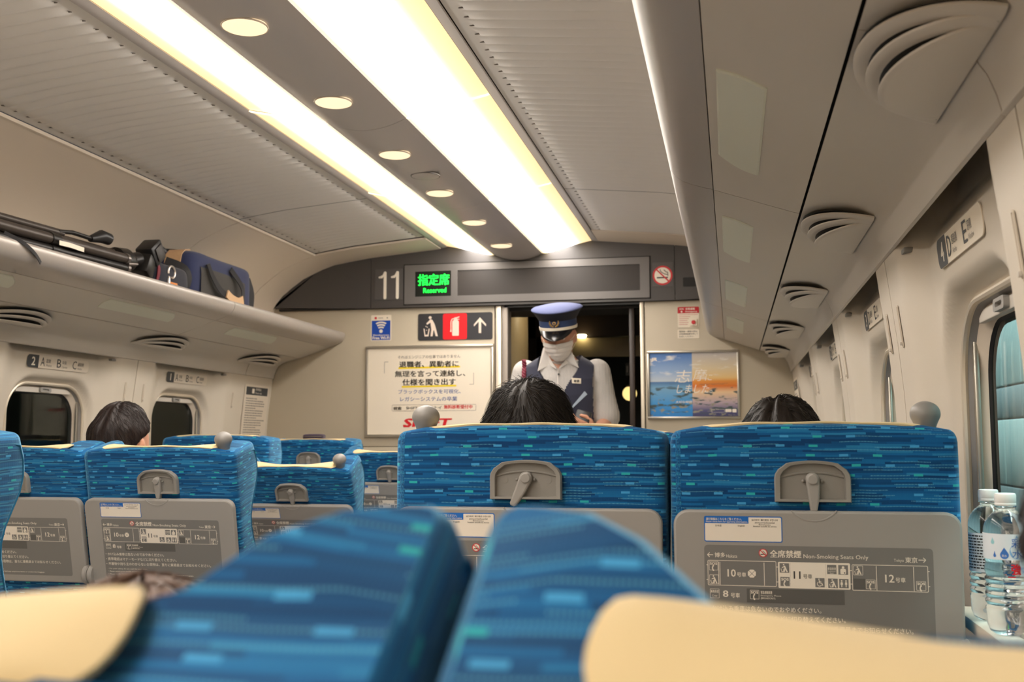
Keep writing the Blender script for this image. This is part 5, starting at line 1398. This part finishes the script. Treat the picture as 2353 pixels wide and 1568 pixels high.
# vest: a shell over the shirt with a V opening and arm holes
def ring_at(z, off):
    for p, q in zip(RINGS, RINGS[1:]):
        if z <= q[2]: t = (z - p[2]) / (q[2] - p[2]); return [p[k] + (q[k] - p[k]) * t + (off if k > 2 else 0) for k in range(5)]
    p = RINGS[-1]; return [p[0], p[1], p[2], p[3] + off, p[4] + off]
nt_, nz_ = 260, 150
def vp(i, j, off):
    z = .93 + (1.602 - .93) * j / nz_; a = 2 * pi * i / nt_; x, y, zz, rx, ry = ring_at(z, off); c, s = cos(a), sin(a)
    if z > 1.56: rx = max(rx, .0)
    return V((x + rx * math.copysign(abs(c) ** .85, c), y + ry * math.copysign(abs(s) ** .9, s), z + (.014 if z > 1.5 else 0) * smooth((z - 1.5) / .08)))
keep = []
for i in range(nt_):
    for j in range(nz_):
        p = (vp(i, j, .02) + vp((i + 1) % nt_, j + 1, .02)) * .5; dx = abs(p.x - cx_); front = p.y < cy_
        if dx > .158 and p.z > 1.27: continue
        if front and p.z > 1.435:
            hwid = .034 + .062 * smooth((p.z - 1.435) / .12)
            if dx < hwid: continue
        if not front and p.z > 1.575 and dx < .07: continue
        keep.append((i, j))
vs, fs, ix = [], [], {}
def vi(i, j, o):
    k = (i % nt_, j, o)
    if k not in ix: ix[k] = len(vs); vs.append(vp(i % nt_, j, .026 if o else .014))
    return ix[k]
ks = {(i % nt_, j) for i, j in keep}
for i, j in keep:
    fs.append([vi(i, j, 1), vi(i + 1, j, 1), vi(i + 1, j + 1, 1), vi(i, j + 1, 1)]); fs.append([vi(i, j, 0), vi(i, j + 1, 0), vi(i + 1, j + 1, 0), vi(i + 1, j, 0)])
    for (a, b), nb_ in ((((i, j), (i + 1, j)), (i, j - 1)), (((i, j + 1), (i + 1, j + 1)), (i, j + 1)), (((i, j), (i, j + 1)), (i - 1, j)), (((i + 1, j), (i + 1, j + 1)), (i + 1, j))):
        if ((nb_[0]) % nt_, nb_[1]) not in ks: fs.append([vi(*a, 0), vi(*b, 0), vi(*b, 1), vi(*a, 1)])
MB().add(vs, fs).build('vest', NAVY, CO, ang=50)
PXc = lambda a, b: ((a - 1292.5) * .00202 + cx_, 1.527 + (860 - b) * .00206)
def front_y(x, z, off=.03):
    x0, y0, _, rx, ry = ring_at(min(z, 1.60), off); t = min(.98, abs(x - x0) / rx); return y0 - ry * (1 - t ** 2.2) ** .5
def flap(pts, name, m, off=.030, th=.005, parent=CO):
    P = []
    for a, b in pts: x, z = PXc(a, b); P.append(V((x, front_y(x, min(z, 1.545), off) if z < 1.56 else cy_ - .085, z)))
    n = len(P); b_ = [p + V((0, th, 0)) for p in P]
    return MB().add(P + b_, [list(range(n)), list(range(n, 2 * n))[::-1]] + [[k, (k + 1) % n, n + (k + 1) % n, n + k] for k in range(n)]).build(name, m, parent, ang=0)
COLL = mat('shirt_collar', (214, 208, 202), .8, grain=.03, gscale=300, bump=.1)
flap([(1256, 801), (1262, 801), (1272, 826), (1290, 852), (1270, 842), (1245, 856)], 'collar_flap', COLL, .036)
flap([(1321, 806), (1315, 806), (1310, 828), (1294, 852), (1316, 838), (1342, 850)], 'collar_flap', COLL, .036)
mb = MB(); mb.lathe([(.066, 0), (.066, .034), (.062, .034), (.062, 0)], 30, MX.Translation((cx_, cy_ - .010, 1.575)) @ MX.Rotation(R(24), 4, 'X')); mb.build('collar_band', COLL, CO)
flap([(1291, 852), (1294, 852), (1295, 903), (1290, 903)], 'shirt_placket', COLL, .019, .003)
x, z = PXc(1295, 864); MB().lathe([(.0055, 0), (.005, .002), (0, .0022)], 12, MX.Translation((x, front_y(x, z, .022), z)) @ MX.Rotation(R(90), 4, 'X')).build('shirt_button', INKD, CO)
nt0 = flap([(1326, 873), (1347, 874), (1347, 886), (1327, 885)], 'name_badge', PAPER, .032, .003)
p = Print(); x0, z0 = PXc(1330, 883); p.text('車掌', x0 + .002, z0, .012, INKB, 1, w=.026, bold=.03); x, z = PXc(1337, 880); p.build('badge_print', (0, front_y(x, z, .0335) - .001, 0), UXW, UZ, nt0)
flap([(1355, 903), (1361, 910), (1326, 943), (1323, 941)], 'folded_slip', mat('pale_blue_paper', (176, 190, 206), .6, grain=.02, gscale=100), .033, .003)
flap([(1318, 938), (1366, 912), (1372, 960), (1322, 962)], 'chest_pocket', NAVY, .029, .003)
flap([(1239, 882), (1264, 884), (1263, 890), (1250, 888)], 'red_tab', mat('red_tab', (226, 40, 52), .5, grain=.03, gscale=100), .034, .004)
# plaited cord on the shoulder
mb = MB(); P0, P1 = PXc(1207, 828), PXc(1213, 885)
for s in (0, pi):
    pts = []
    for k in range(40):
        t = k / 39; x = P0[0] + (P1[0] - P0[0]) * t; z = P0[1] + (P1[1] - P0[1]) * t; pts.append((x + .006 * cos(t * 26 + s), front_y(x, z, .018) - .034 + .004 * sin(t * 26 + s), z))
    mb.tube(pts, .0062, 8)
mb.build('shoulder_cord', mat('maroon_cord', (112, 26, 48), .7, grain=.15, gscale=200), CO)
# white mask over the lower face
rows = []
for i in range(25):
    a = R(-90 - 66 + 132 * i / 24); row = []
    for j in range(15):
        el = -1.10 + 1.02 * j / 14; d = V((cos(a) * cos(el), sin(a) * cos(el), sin(el))).normalized(); h = head_r(d); sm = V((d.x * .079, d.y * .108, d.z * .118))
        q = h.lerp(sm, .55) + d * .003; q.y -= .008 * math.exp(-(q.x / .03) ** 2); q += d * .0016 * sin(j * 2.1 + 2.2 * abs(cos(a)))
        row.append(q)
    rows.append(row)
mb = MB(); mb.grid([[MH @ q for q in r] for r in rows]); mb.grid([[MH @ (q * .97) for q in r] for r in rows])
mb.build('face_mask', mat('white_mask', (232, 224, 216), .8, grain=.02, gscale=200, bump=.3, bscale=60), CO, ang=0)
for s in (-1, 1):
    pts = [MH @ V((s * .060, -.062, -.008)), MH @ V((s * .074, -.03, .002)), MH @ V((s * .082, .012, .012)), MH @ V((s * .085, .030, -.005)), MH @ V((s * .078, .018, -.034)), MH @ V((s * .062, -.04, -.058))]
    MB().tube(pts, .0016, 6).build('ear_loop', PAPER, CO)
for s in (-1, 1):
    e = MB().sphere(MH @ V((s * .031, -.078, .012)), .011, 12, 8).build('eye', PAPER, CO); MB().sphere(MH @ V((s * .031, -.0875, .010)), .0045, 10, 6).build('iris', INKB, e)
# peaked cap
CP = MH @ MX.Rotation(R(-6), 4, 'X')
def capring(prof, name, m, n=48, ang=40):
    mb = MB(); vs = []; fs = []
    for rx, ry, z in prof:
        for k in range(n):
            a = 2 * pi * k / n; c, s = cos(a), sin(a); vs.append(CP @ V((rx * c, ry * s + .006, z + (.004 * cos(2 * a) if rx > .1 else 0))))
    for i in range(len(prof) - 1):
        for k in range(n): fs.append([i * n + k, i * n + (k + 1) % n, (i + 1) * n + (k + 1) % n, (i + 1) * n + k])
    mb.add(vs, fs); return mb.build(name, m, CO, ang=ang)
capring([(.0865, .104, .040), (.0895, .107, .040), (.0905, .108, .053), (.0880, .106, .054)], 'cap_white_stripe', PAPER)
capring([(.0880, .1055, .052), (.0885, .106, .085), (.086, .104, .086)], 'cap_band', mat('cap_band_blue', (44, 62, 100), .7, grain=.06, gscale=300))
capring([(.0880, .1055, .083), (.092, .110, .090), (.108, .126, .112), (.1205, .138, .128)], 'cap_crown_side', mat('cap_side_navy', (24, 26, 40), .75, grain=.06, gscale=300))
capring([(.1205, .138, .1275), (.1230, .1405, .130), (.1215, .139, .1335), (.110, .128, .141), (.085, .10, .149), (.05, .06, .1545), (.02, .025, .156), (.0005, .0005, .1562)], 'cap_crown_top', mat('cap_top_lit', (96, 104, 146), .8, grain=.06, gscale=300, bump=.4, bscale=30), ang=70)  # crown top lighter: light from above painted into its colour
mb = MB(); rows = []; rows2 = []
for i in range(25):
    a = R(-90 - 62 + 124 * i / 24); w = cos(R(-62 + 124 * i / 24)); w = max(0, (w - cos(R(62))) / (1 - cos(R(62))))
    row = []
    for j in range(7):
        t = j / 6; row.append(CP @ V((.0885 * cos(a) * (1 + .02 * t), .106 * sin(a) + .006 - .050 * w ** .7 * t, .0415 - .034 * w ** .8 * t - .006 * t * t * w)))
    rows.append(row); rows2.append([p + CP.to_3x3() @ V((0, 0, -.0025)) for p in row])
mb.grid(rows); mb.grid(rows2); mb.grid([[r[-1] for r in rows], [r[-1] for r in rows2]]); mb.build('cap_visor', mat('glossy_black_visor', (16, 16, 18), .18, grain=.02, gscale=100), CO, ang=50)
GOLD = mat('gold_badge', (196, 160, 100), .35, metal=.8, grain=.05, gscale=100)
q = lambda u, v: CP @ V((u, -.1035 - .0025 * 1 - .006 * max(0, v - .012) / .02 , .072 + v))
mb = MB(); n0 = CP.to_3x3() @ V((0, -1, .12)).normalized()
for s in (-1, 1):
    pts = [q(s * .004, -.012), q(s * .015, -.006), q(s * .021, .006), q(s * .020, .017)]
    mb.tube(pts, [.003, .0045, .004, .0015], 8)
mb.lathe([(.0085, 0), (.0075, .003), (0, .0035)], 18, MX.Translation(q(0, .004)) @ n0.to_track_quat('Z', 'Y').to_matrix().to_4x4())
bd = mb.build('cap_badge', GOLD, CO)
MB().lathe([(.0045, 0), (.004, .002), (0, .0022)], 14, MX.Translation(q(0, .004) + n0 * .003) @ n0.to_track_quat('Z', 'Y').to_matrix().to_4x4()).build('badge_center', NAVYD, bd)
hair_c = hair(CO, MH, HAIR_K, 21, t0=.006, strands=150, length=.02, lift=.1)
# hand-held ticket terminal held in front of the vest
td = empty('ticket_terminal', (.50, 4.86, 1.26), 'black hand-held ticket terminal in the conductor\'s hand', 'device')
Mt = MX.Translation((.478, cy_ - .205, 1.285)) @ MX.Rotation(R(-18), 4, 'X') @ MX.Rotation(R(14), 4, 'Y')
mb = MB(); mb.box((0, 0, 0), (.072, .024, .125), .006); 
for v in mb.v: v.xyz = Mt @ v
mb.build('terminal_case', BLACK, td)
mb = MB(); mb.box((0, .0125, .02), (.056, .002, .06), .001)
for v in mb.v: v.xyz = Mt @ v
mb.build('terminal_screen', GLASSY, td)
# ================================================================= luggage on the left rack
SH = 1.8035
def soft(mb, c, d, e=.35, nu=40, nv=24, rot=None, sag=0.0, wr=0.0):
    """superellipsoid bag body"""
    g = []
    pw = lambda t, e_: math.copysign(abs(t) ** e_, t)
    for i in range(nu):
        row = []
        for j in range(nv + 1):
            a = 2 * pi * i / nu; b = -pi / 2 + pi * j / nv
            p = V((d[0] / 2 * pw(cos(b), e) * pw(cos(a), e), d[1] / 2 * pw(cos(b), e) * pw(sin(a), e), d[2] / 2 * pw(sin(b), e)))
            if sag: p.z -= sag * (1 - (2 * p.y / d[1]) ** 2) * max(0, p.z / d[2] * 2)
            if wr: p += V((1, .3, .6)) * wr * sin(31 * p.y + 17 * p.z) * sin(23 * p.z + 9 * p.y)
            row.append(V(c) + (rot @ p if rot else p))
        g.append(row)
    return mb.grid(g, close_u=True)
BAGN = cloth('navy_canvas', (40, 48, 84)); BAGG = cloth('charcoal_canvas', (58, 54, 50)); WEB = cloth('black_webbing', (26, 24, 26)); TAN = mat('tan_leather', (206, 168, 128), .6, grain=.1, gscale=120); BAGK = cloth('dark_navy_cloth', (26, 28, 42))
t = empty('duffel_bag', (-1.24, 4.46, SH), 'navy and charcoal duffel bag with black handles and tan grips on the left rack', 'bag')
mb = MB(); soft(mb, (-1.235, 4.435, SH + .118), (.30, .60, .236), .30, 48, 28, sag=.012, wr=.0016); mb.build('bag_body', BAGN, t, ang=70)
mb = MB(); g = []
for i in range(17):
    y = 4.20 + .43 * i / 16; g.append([V((-1.083 + .0035 * sin(9 * y) - (.004 if k in (0, 8) else 0), y, SH + .012 + .145 * k / 8)) for k in range(9)])
mb.grid(g); mb.grid([[q + V((-.012, 0, 0)) for q in r] for r in g]); mb.grid([[r[0], r[0] + V((-.012, 0, 0))] for r in g]); mb.grid([[r[-1], r[-1] + V((-.012, 0, 0))] for r in g])
mb.build('side_panel', BAGG, t, ang=60)
def ribbon(pts, w, th, name, m, parent, wdir=None):
    mb = MB(); P = [V(p) for p in pts]; rows = []
    for i, p in enumerate(P):
        d = (P[min(i + 1, len(P) - 1)] - P[max(i - 1, 0)]).normalized(); s = (V(wdir) if wdir else d.cross(V((1, 0, 0)))).normalized() * w / 2; nn = s.cross(d).normalized() * th
        rows.append([p - s, p + s, p + s + nn, p - s + nn])
    n = len(rows); vs = [q for r in rows for q in r]; fs = []
    for i in range(n - 1):
        for k in range(4): fs.append([i * 4 + k, i * 4 + (k + 1) % 4, (i + 1) * 4 + (k + 1) % 4, (i + 1) * 4 + k])
    fs += [[0, 1, 2, 3], [(n - 1) * 4 + k for k in (3, 2, 1, 0)]]
    return mb.add(vs, fs).build(name, m, parent, ang=50)
def smoothpath(K, n=24):
    K = [V(k) for k in K]; out = []
    for i in range(n + 1):
        t = i / n * (len(K) - 1); a = min(int(t), len(K) - 2); u = t - a
        p0, p1, p2, p3 = K[max(a - 1, 0)], K[a], K[a + 1], K[min(a + 2, len(K) - 1)]
        out.append(.5 * ((2 * p1) + (p2 - p0) * u + (2 * p0 - 5 * p1 + 4 * p2 - p3) * u * u + (3 * p1 - p0 - 3 * p2 + p3) * u ** 3))
    return out
h = ribbon(smoothpath([(-1.078, 4.245, SH + .175), (-1.066, 4.27, SH + .12), (-1.058, 4.33, SH + .07), (-1.050, 4.40, SH + .045), (-1.048, 4.47, SH + .038), (-1.050, 4.53, SH + .062), (-1.060, 4.535, SH + .12), (-1.078, 4.46, SH + .185)], 40), .030, .004, 'carry_handle', WEB, t)
ribbon(smoothpath([(-1.0460, 4.365, SH + .060), (-1.0435, 4.41, SH + .042), (-1.0425, 4.47, SH + .036), (-1.0445, 4.52, SH + .052)], 14), .038, .006, 'leather_grip', TAN, h)
ribbon(smoothpath([(-1.40, 4.245, SH + .18), (-1.36, 4.25, SH + .236), (-1.27, 4.30, SH + .243), (-1.22, 4.42, SH + .246), (-1.27, 4.52, SH + .24), (-1.36, 4.55, SH + .23)], 30), .03, .004, 'carry_handle', WEB, t, (0, 0, 1))
ribbon([(-1.18, 4.126, SH + .135), (-1.18, 4.124, SH + .17), (-1.18, 4.135, SH + .205), (-1.18, 4.165, SH + .229), (-1.18, 4.21, SH + .237)], .075, -.005, 'leather_patch', TAN, t, (1, 0, 0))
ribbon(smoothpath([(-1.13, 4.74, SH + .19), (-1.11, 4.745, SH + .12), (-1.11, 4.742, SH + .05)], 8), .05, .005, 'end_strap', WEB, t)
mb = MB(); soft(mb, (-1.235, 4.735, SH + .10), (.22, .05, .15), .4, 28, 16); mb.build('end_pocket', BAGN, t, ang=70)
t = empty('shoulder_bag', (-1.19, 3.98, SH), 'dark cloth shoulder bag with a silver carabiner, beside the duffel bag on the left rack', 'bag')
mb = MB(); soft(mb, (-1.20, 3.955, SH + .072), (.26, .33, .144), .45, 40, 24, sag=.02, wr=.003); mb.build('bag_body', BAGK, t, ang=70)
ribbon(smoothpath([(-1.09, 3.84, SH + .02), (-1.075, 3.835, SH + .07), (-1.085, 3.845, SH + .115), (-1.12, 3.85, SH + .14)], 12), .018, .003, 'red_piping', cloth('dark_red_trim', (120, 30, 44)), t)
mb = MB(); pts = [(-1.068, 3.925 + .026 * cos(a), SH + .088 + .024 * sin(a)) for a in [R(200 - 310 * k / 18) for k in range(19)]]
mb.tube(pts, .0045, 8); mb.tube([(-1.068, 3.905, SH + .068), (-1.066, 3.899, SH + .05), (-1.064, 3.897, SH + .025)], [.0045, .007, .006], 8); mb.build('carabiner', mat('silver_metal', (214, 206, 198), .3, metal=.8, grain=.03, gscale=100), t)
MB().box((-1.066, 3.94, SH + .037), (.006, .055, .022), .003).build('orange_tab', mat('orange_tab', (214, 128, 50), .6, grain=.05, gscale=100), t)
ribbon(smoothpath([(-1.11, 4.09, SH + .02), (-1.085, 4.095, SH + .08), (-1.10, 4.09, SH + .13), (-1.17, 4.05, SH + .16)], 12), .04, .004, 'side_strap', WEB, t)
# folded tripod
TB = mat('tripod_black', (34, 31, 29), .38, metal=.4, grain=.06, gscale=200); TBR = mat('tripod_brown_grey', (72, 64, 58), .4, metal=.4, grain=.06, gscale=200); RIM = mat('tripod_rim', (130, 122, 116), .3, metal=.7, grain=.04, gscale=200)
t = empty('tripod', (-1.12, 3.0, SH), 'black folded tripod lying along the left rack with its head towards the bags', 'tripod')
def leg(x, z, y0, y1, dz, r, m, ring=True):
    mb = MB(); P = lambda y, q=0: V((x, y, z + dz * (y - y0) / (y1 - y0) + q))
    o = mb.tube([P(y0), P(y0 + .02), P(y1 - .015), P(y1)], [r * .9, r, r, r * .9], 14).build('leg', m, t)
    if ring:
        MB().tube([P(y1 - .012), P(y1 + .004)], r * 1.12, 14).build('end_ring', RIM, o)
        for f in (.35, .7): MB().tube([P(y0 + (y1 - y0) * f), P(y0 + (y1 - y0) * f + .045)], r * 1.15, 14).build('leg_lock', TB, o)
    return o
leg(-1.075, SH + .060, 2.05, 3.60, .028, .019, TBR); leg(-1.080, SH + .024, 2.05, 3.615, .030, .0165, TB)
leg(-1.125, SH + .083, 2.05, 3.58, .022, .020, TBR); leg(-1.165, SH + .060, 2.05, 3.56, .03, .020, TBR, False); leg(-1.135, SH + .035, 2.05, 3.57, .03, .018, TB, False)
MB().tube([(-1.107, 2.05, SH + .094), (-1.107, 3.25, SH + .118)], [.014, .014], 10, flat=1.0).build('pan_bar', TBR, t)
ribbon([(-1.052, 3.16, SH + .068), (-1.0515, 3.22, SH + .070), (-1.052, 3.30, SH + .068)], .016, .001, 'white_label', PAPER, t)
mb = MB(); mb.tube([(-1.11, 3.58, SH + .085), (-1.11, 3.64, SH + .088), (-1.11, 3.68, SH + .090)], [.046, .050, .036], 20).tube([(-1.11, 3.67, SH + .095), (-1.11, 3.74, SH + .112)], [.028, .028], 16); hd = mb.build('tripod_head', TB, t)
rot = MX.Rotation(R(-24), 3, 'X') @ MX.Rotation(R(10), 3, 'Z')
MB().box((-1.105, 3.775, SH + .088), (.07, .075, .085), .010, rot).build('head_block', TB, hd)
MB().box((-1.105, 3.825, SH + .150), (.075, .085, .085), .008, MX.Rotation(R(38), 3, 'X')).build('quick_plate', BLACK, hd)
MB().box((-1.064, 3.827, SH + .152), (.004, .055, .055), .004, MX.Rotation(R(38), 3, 'X')).build('plate_window', GLASSY, hd)
MB().tube([(-1.09, 3.865, SH + .175), (-1.08, 3.882, SH + .163)], [.016, .016], 14).build('lock_knob', BLACK, hd)
MB().tube([(-1.095, 3.40, SH + .128), (-1.09, 3.46, SH + .148), (-1.085, 3.50, SH + .145)], [.012, .024, .022], 14).build('handle_knob', BLACK, t)
MB().tube([(-1.10, 3.22, SH + .120), (-1.10, 3.30, SH + .132), (-1.095, 3.40, SH + .130)], .008, 10).build('pan_handle', TB, t)
mb = MB(); mb.tube([(-1.066, 3.60, SH + .068), (-1.058, 3.65, SH + .075)], [.008, .006], 10); mb.build('leg_screw', RIM, t)
ribbon(smoothpath([(-1.05, 2.88, SH + .048), (-1.034, 2.91, SH + .036), (-1.021, 2.94, SH + .022), (-1.0215, 2.985, SH + .004), (-1.028, 3.02, SH - .012), (-1.034, 3.04, SH - .022)], 20), .012, .002, 'hanging_strap', WEB, t)
t['label'] = t['label']

# ---------------------------------------------------------------- pouch on the farthest seat
t = empty('pouch', (-.822, 4.84, 1.205), 'small dark purple pouch lying on top of the farthest seat back', 'pouch')
mb = MB(); soft(mb, (-.826, 4.875, 1.226), (.108, .05, .034), .45, 32, 16, wr=.001); mb.build('pouch_body', cloth('dark_purple_cloth', (62, 50, 66)), t, ang=70)
MB().tube([(-.872, 4.849, 1.230), (-.780, 4.849, 1.230)], .0014, 6).build('zip', INKG, t)

# ---------------------------------------------------------------- water bottles on the right window sill
def bottle(x, y, z, front, lab):
    t = empty('water_bottle', (x, y, z), lab, 'bottle', 'plastic water bottles on the window sill')
    r = .0325
    prof = [(0, .006), (.012, .003), (.022, 0), (.028, .004), (.0315, .014), (.0318, .030)]
    for k in range(5):
        z0 = .034 + .0105 * k; prof += [(r, z0), (r, z0 + .004), (r - .0022, z0 + .0065), (r - .0022, z0 + .008)]
    prof += [(r, .090), (r, .096), (.0305, .100), (.0305, .104), (r - .0005, .107), (r - .0005, .146), (.0315, .152), (.029, .160), (.024, .168), (.0175, .1745), (.0135, .178), (.0125, .181), (.0150, .1825), (.0150, .1845), (.0122, .185), (.0122, .190), (0, .190)]
    b = MB().lathe(prof, 40, MX.Translation((x, y, z))).build('bottle_body', WATER, t, ang=50)
    cap = MB(); n = 40; rows = []
    for (rr_, zz) in ((.0142, .1845), (.0146, .1855), (.0146, .188), (.0142, .1885), (.0146, .190), (.0146, .200), (.0140, .2018), (.0125, .2025), (0.0001, .2026)):
        rows.append([V((x + (rr_ + (.0004 if (k % 2 and .189 < zz < .2005) else 0)) * cos(2 * pi * k / n), y + (rr_ + (.0004 if (k % 2 and .189 < zz < .2005) else 0)) * sin(2 * pi * k / n), z + zz)) for k in range(n)])
    g = [[rows[j][k] for j in range(len(rows))] for k in range(n)]; cap.grid(g, close_u=True); cap.build('cap', mat('white_cap', (236, 236, 232), .45, grain=.01, gscale=200), t, ang=40)
    # printed film label wrapped round the body
    a0 = math.atan2(CAM.y - y, CAM.x - x)
    if front:
        FILM = mat('label_film', (226, 234, 240), .4, grain=.02, gscale=100)
        z0, z1 = .108, .145; rr_ = r + .0003
        mb = MB(); mb.grid([[V((x + rr_ * cos(a), y + rr_ * sin(a), z + zz)) for zz in (z0, (z0 + z1) / 2, z1)] for a in [a0 - 1.5 + 3.0 * k / 40 for k in range(41)]])
        mb.grid([[V((x + (rr_ - .0004) * cos(a), y + (rr_ - .0004) * sin(a), z + zz)) for zz in (z0, z1)] for a in [a0 - 1.5 + 3.0 * k / 40 for k in range(41)]])
        lb = mb.build('label', FILM, t, ang=60)
        fn = lambda u, v, L: tuple(V((x + (rr_ + .0002 * L) * cos(a0 + .38 + u / r), y + (rr_ + .0002 * L) * sin(a0 + .38 + u / r), z + v)) - V((x, y, z)))
        p = Print(); BL = mat('label_light_blue', (136, 184, 226), .5, grain=.02, gscale=60); BD = mat('label_blue', (60, 118, 196), .5, grain=.02, gscale=60)
        def drop(u, v, w, hgt, m, L):
            P = [(u, v + hgt)] + [(u + w * cos(R(q)), v + w + w * sin(R(q)) * (1 if q > 180 or q < 0 else 1)) for q in range(40, -221, -20)]; p.poly(P, m, L)
        drop(.0005, .1095, .0105, .034, BL, 1); drop(-.0165, .1095, .0058, .0165, BD, 2); drop(-.030, .1115, .0022, .009, BD, 1); drop(-.0325, .1300, .0028, .0095, mat('label_teal', (150, 206, 214), .5, grain=.02, gscale=60), 1)
        p.text('彩', .0005, .1255, .0135, BD, 3, w=.0145, align='c'); p.text('水', .0010, .1108, .0125, BD, 3, w=.0150, align='c'); p.text('軟水', -.0165, .1125, .0035, WHITEP, 3, w=.0065, align='c')
        p.text('強', -.0020, .0875, .0150, REDP, 3, w=.0120, align='c', bold=.03); p.text('炭酸', .0105, .0890, .0100, BD, 3, w=.0110, align='c')
        p.poly([(-.013, .083), (-.003, .0835), (-.003, .0850), (-.013, .0845)], REDP, 2)
        ob = p.build('label_print', (0, 0, 0), (1, 0, 0), (0, 0, 1), lb, fn=fn)
    else:
        mb = MB(); z0, z1 = .075, .135; rr_ = r + .0003
        mb.grid([[V((x + rr_ * cos(a), y + rr_ * sin(a), z + zz)) for zz in (z0, (z0 + z1) / 2, z1)] for a in [a0 - 1.3 + 1.7 * k / 24 for k in range(25)]])
        mb.grid([[V((x + (rr_ - .0004) * cos(a), y + (rr_ - .0004) * sin(a), z + zz)) for zz in (z0, z1)] for a in [a0 - 1.3 + 1.7 * k / 24 for k in range(25)]])
        lb = mb.build('label', mat('label_film', (226, 234, 240), .4), t, ang=60)
        fn = lambda u, v, L: tuple(V((x + (rr_ + .0002 * L) * cos(a0 - .45 + u / r), y + (rr_ + .0002 * L) * sin(a0 - .45 + u / r), z + v)) - V((x, y, z)))
        p = Print(); rr2 = random.Random(5)
        for i in range(12):
            u = -.026
            while u < .016:
                l = .002 + .004 * rr2.random(); p.poly([(u, .080 + .0045 * i), (u + l, .080 + .0045 * i), (u + l, .0822 + .0045 * i), (u, .0822 + .0045 * i)], INKB, 1); u += l + .0012
        p.build('label_print', (0, 0, 0), (1, 0, 0), (0, 0, 1), lb, fn=fn)
    return t
bottle(1.543, 1.70, .9225, True, 'water bottle with blue drop label, front one on the right window sill')
bottle(1.548, 1.83, .9225, False, 'water bottle with printed text label, half hidden behind the front bottle')
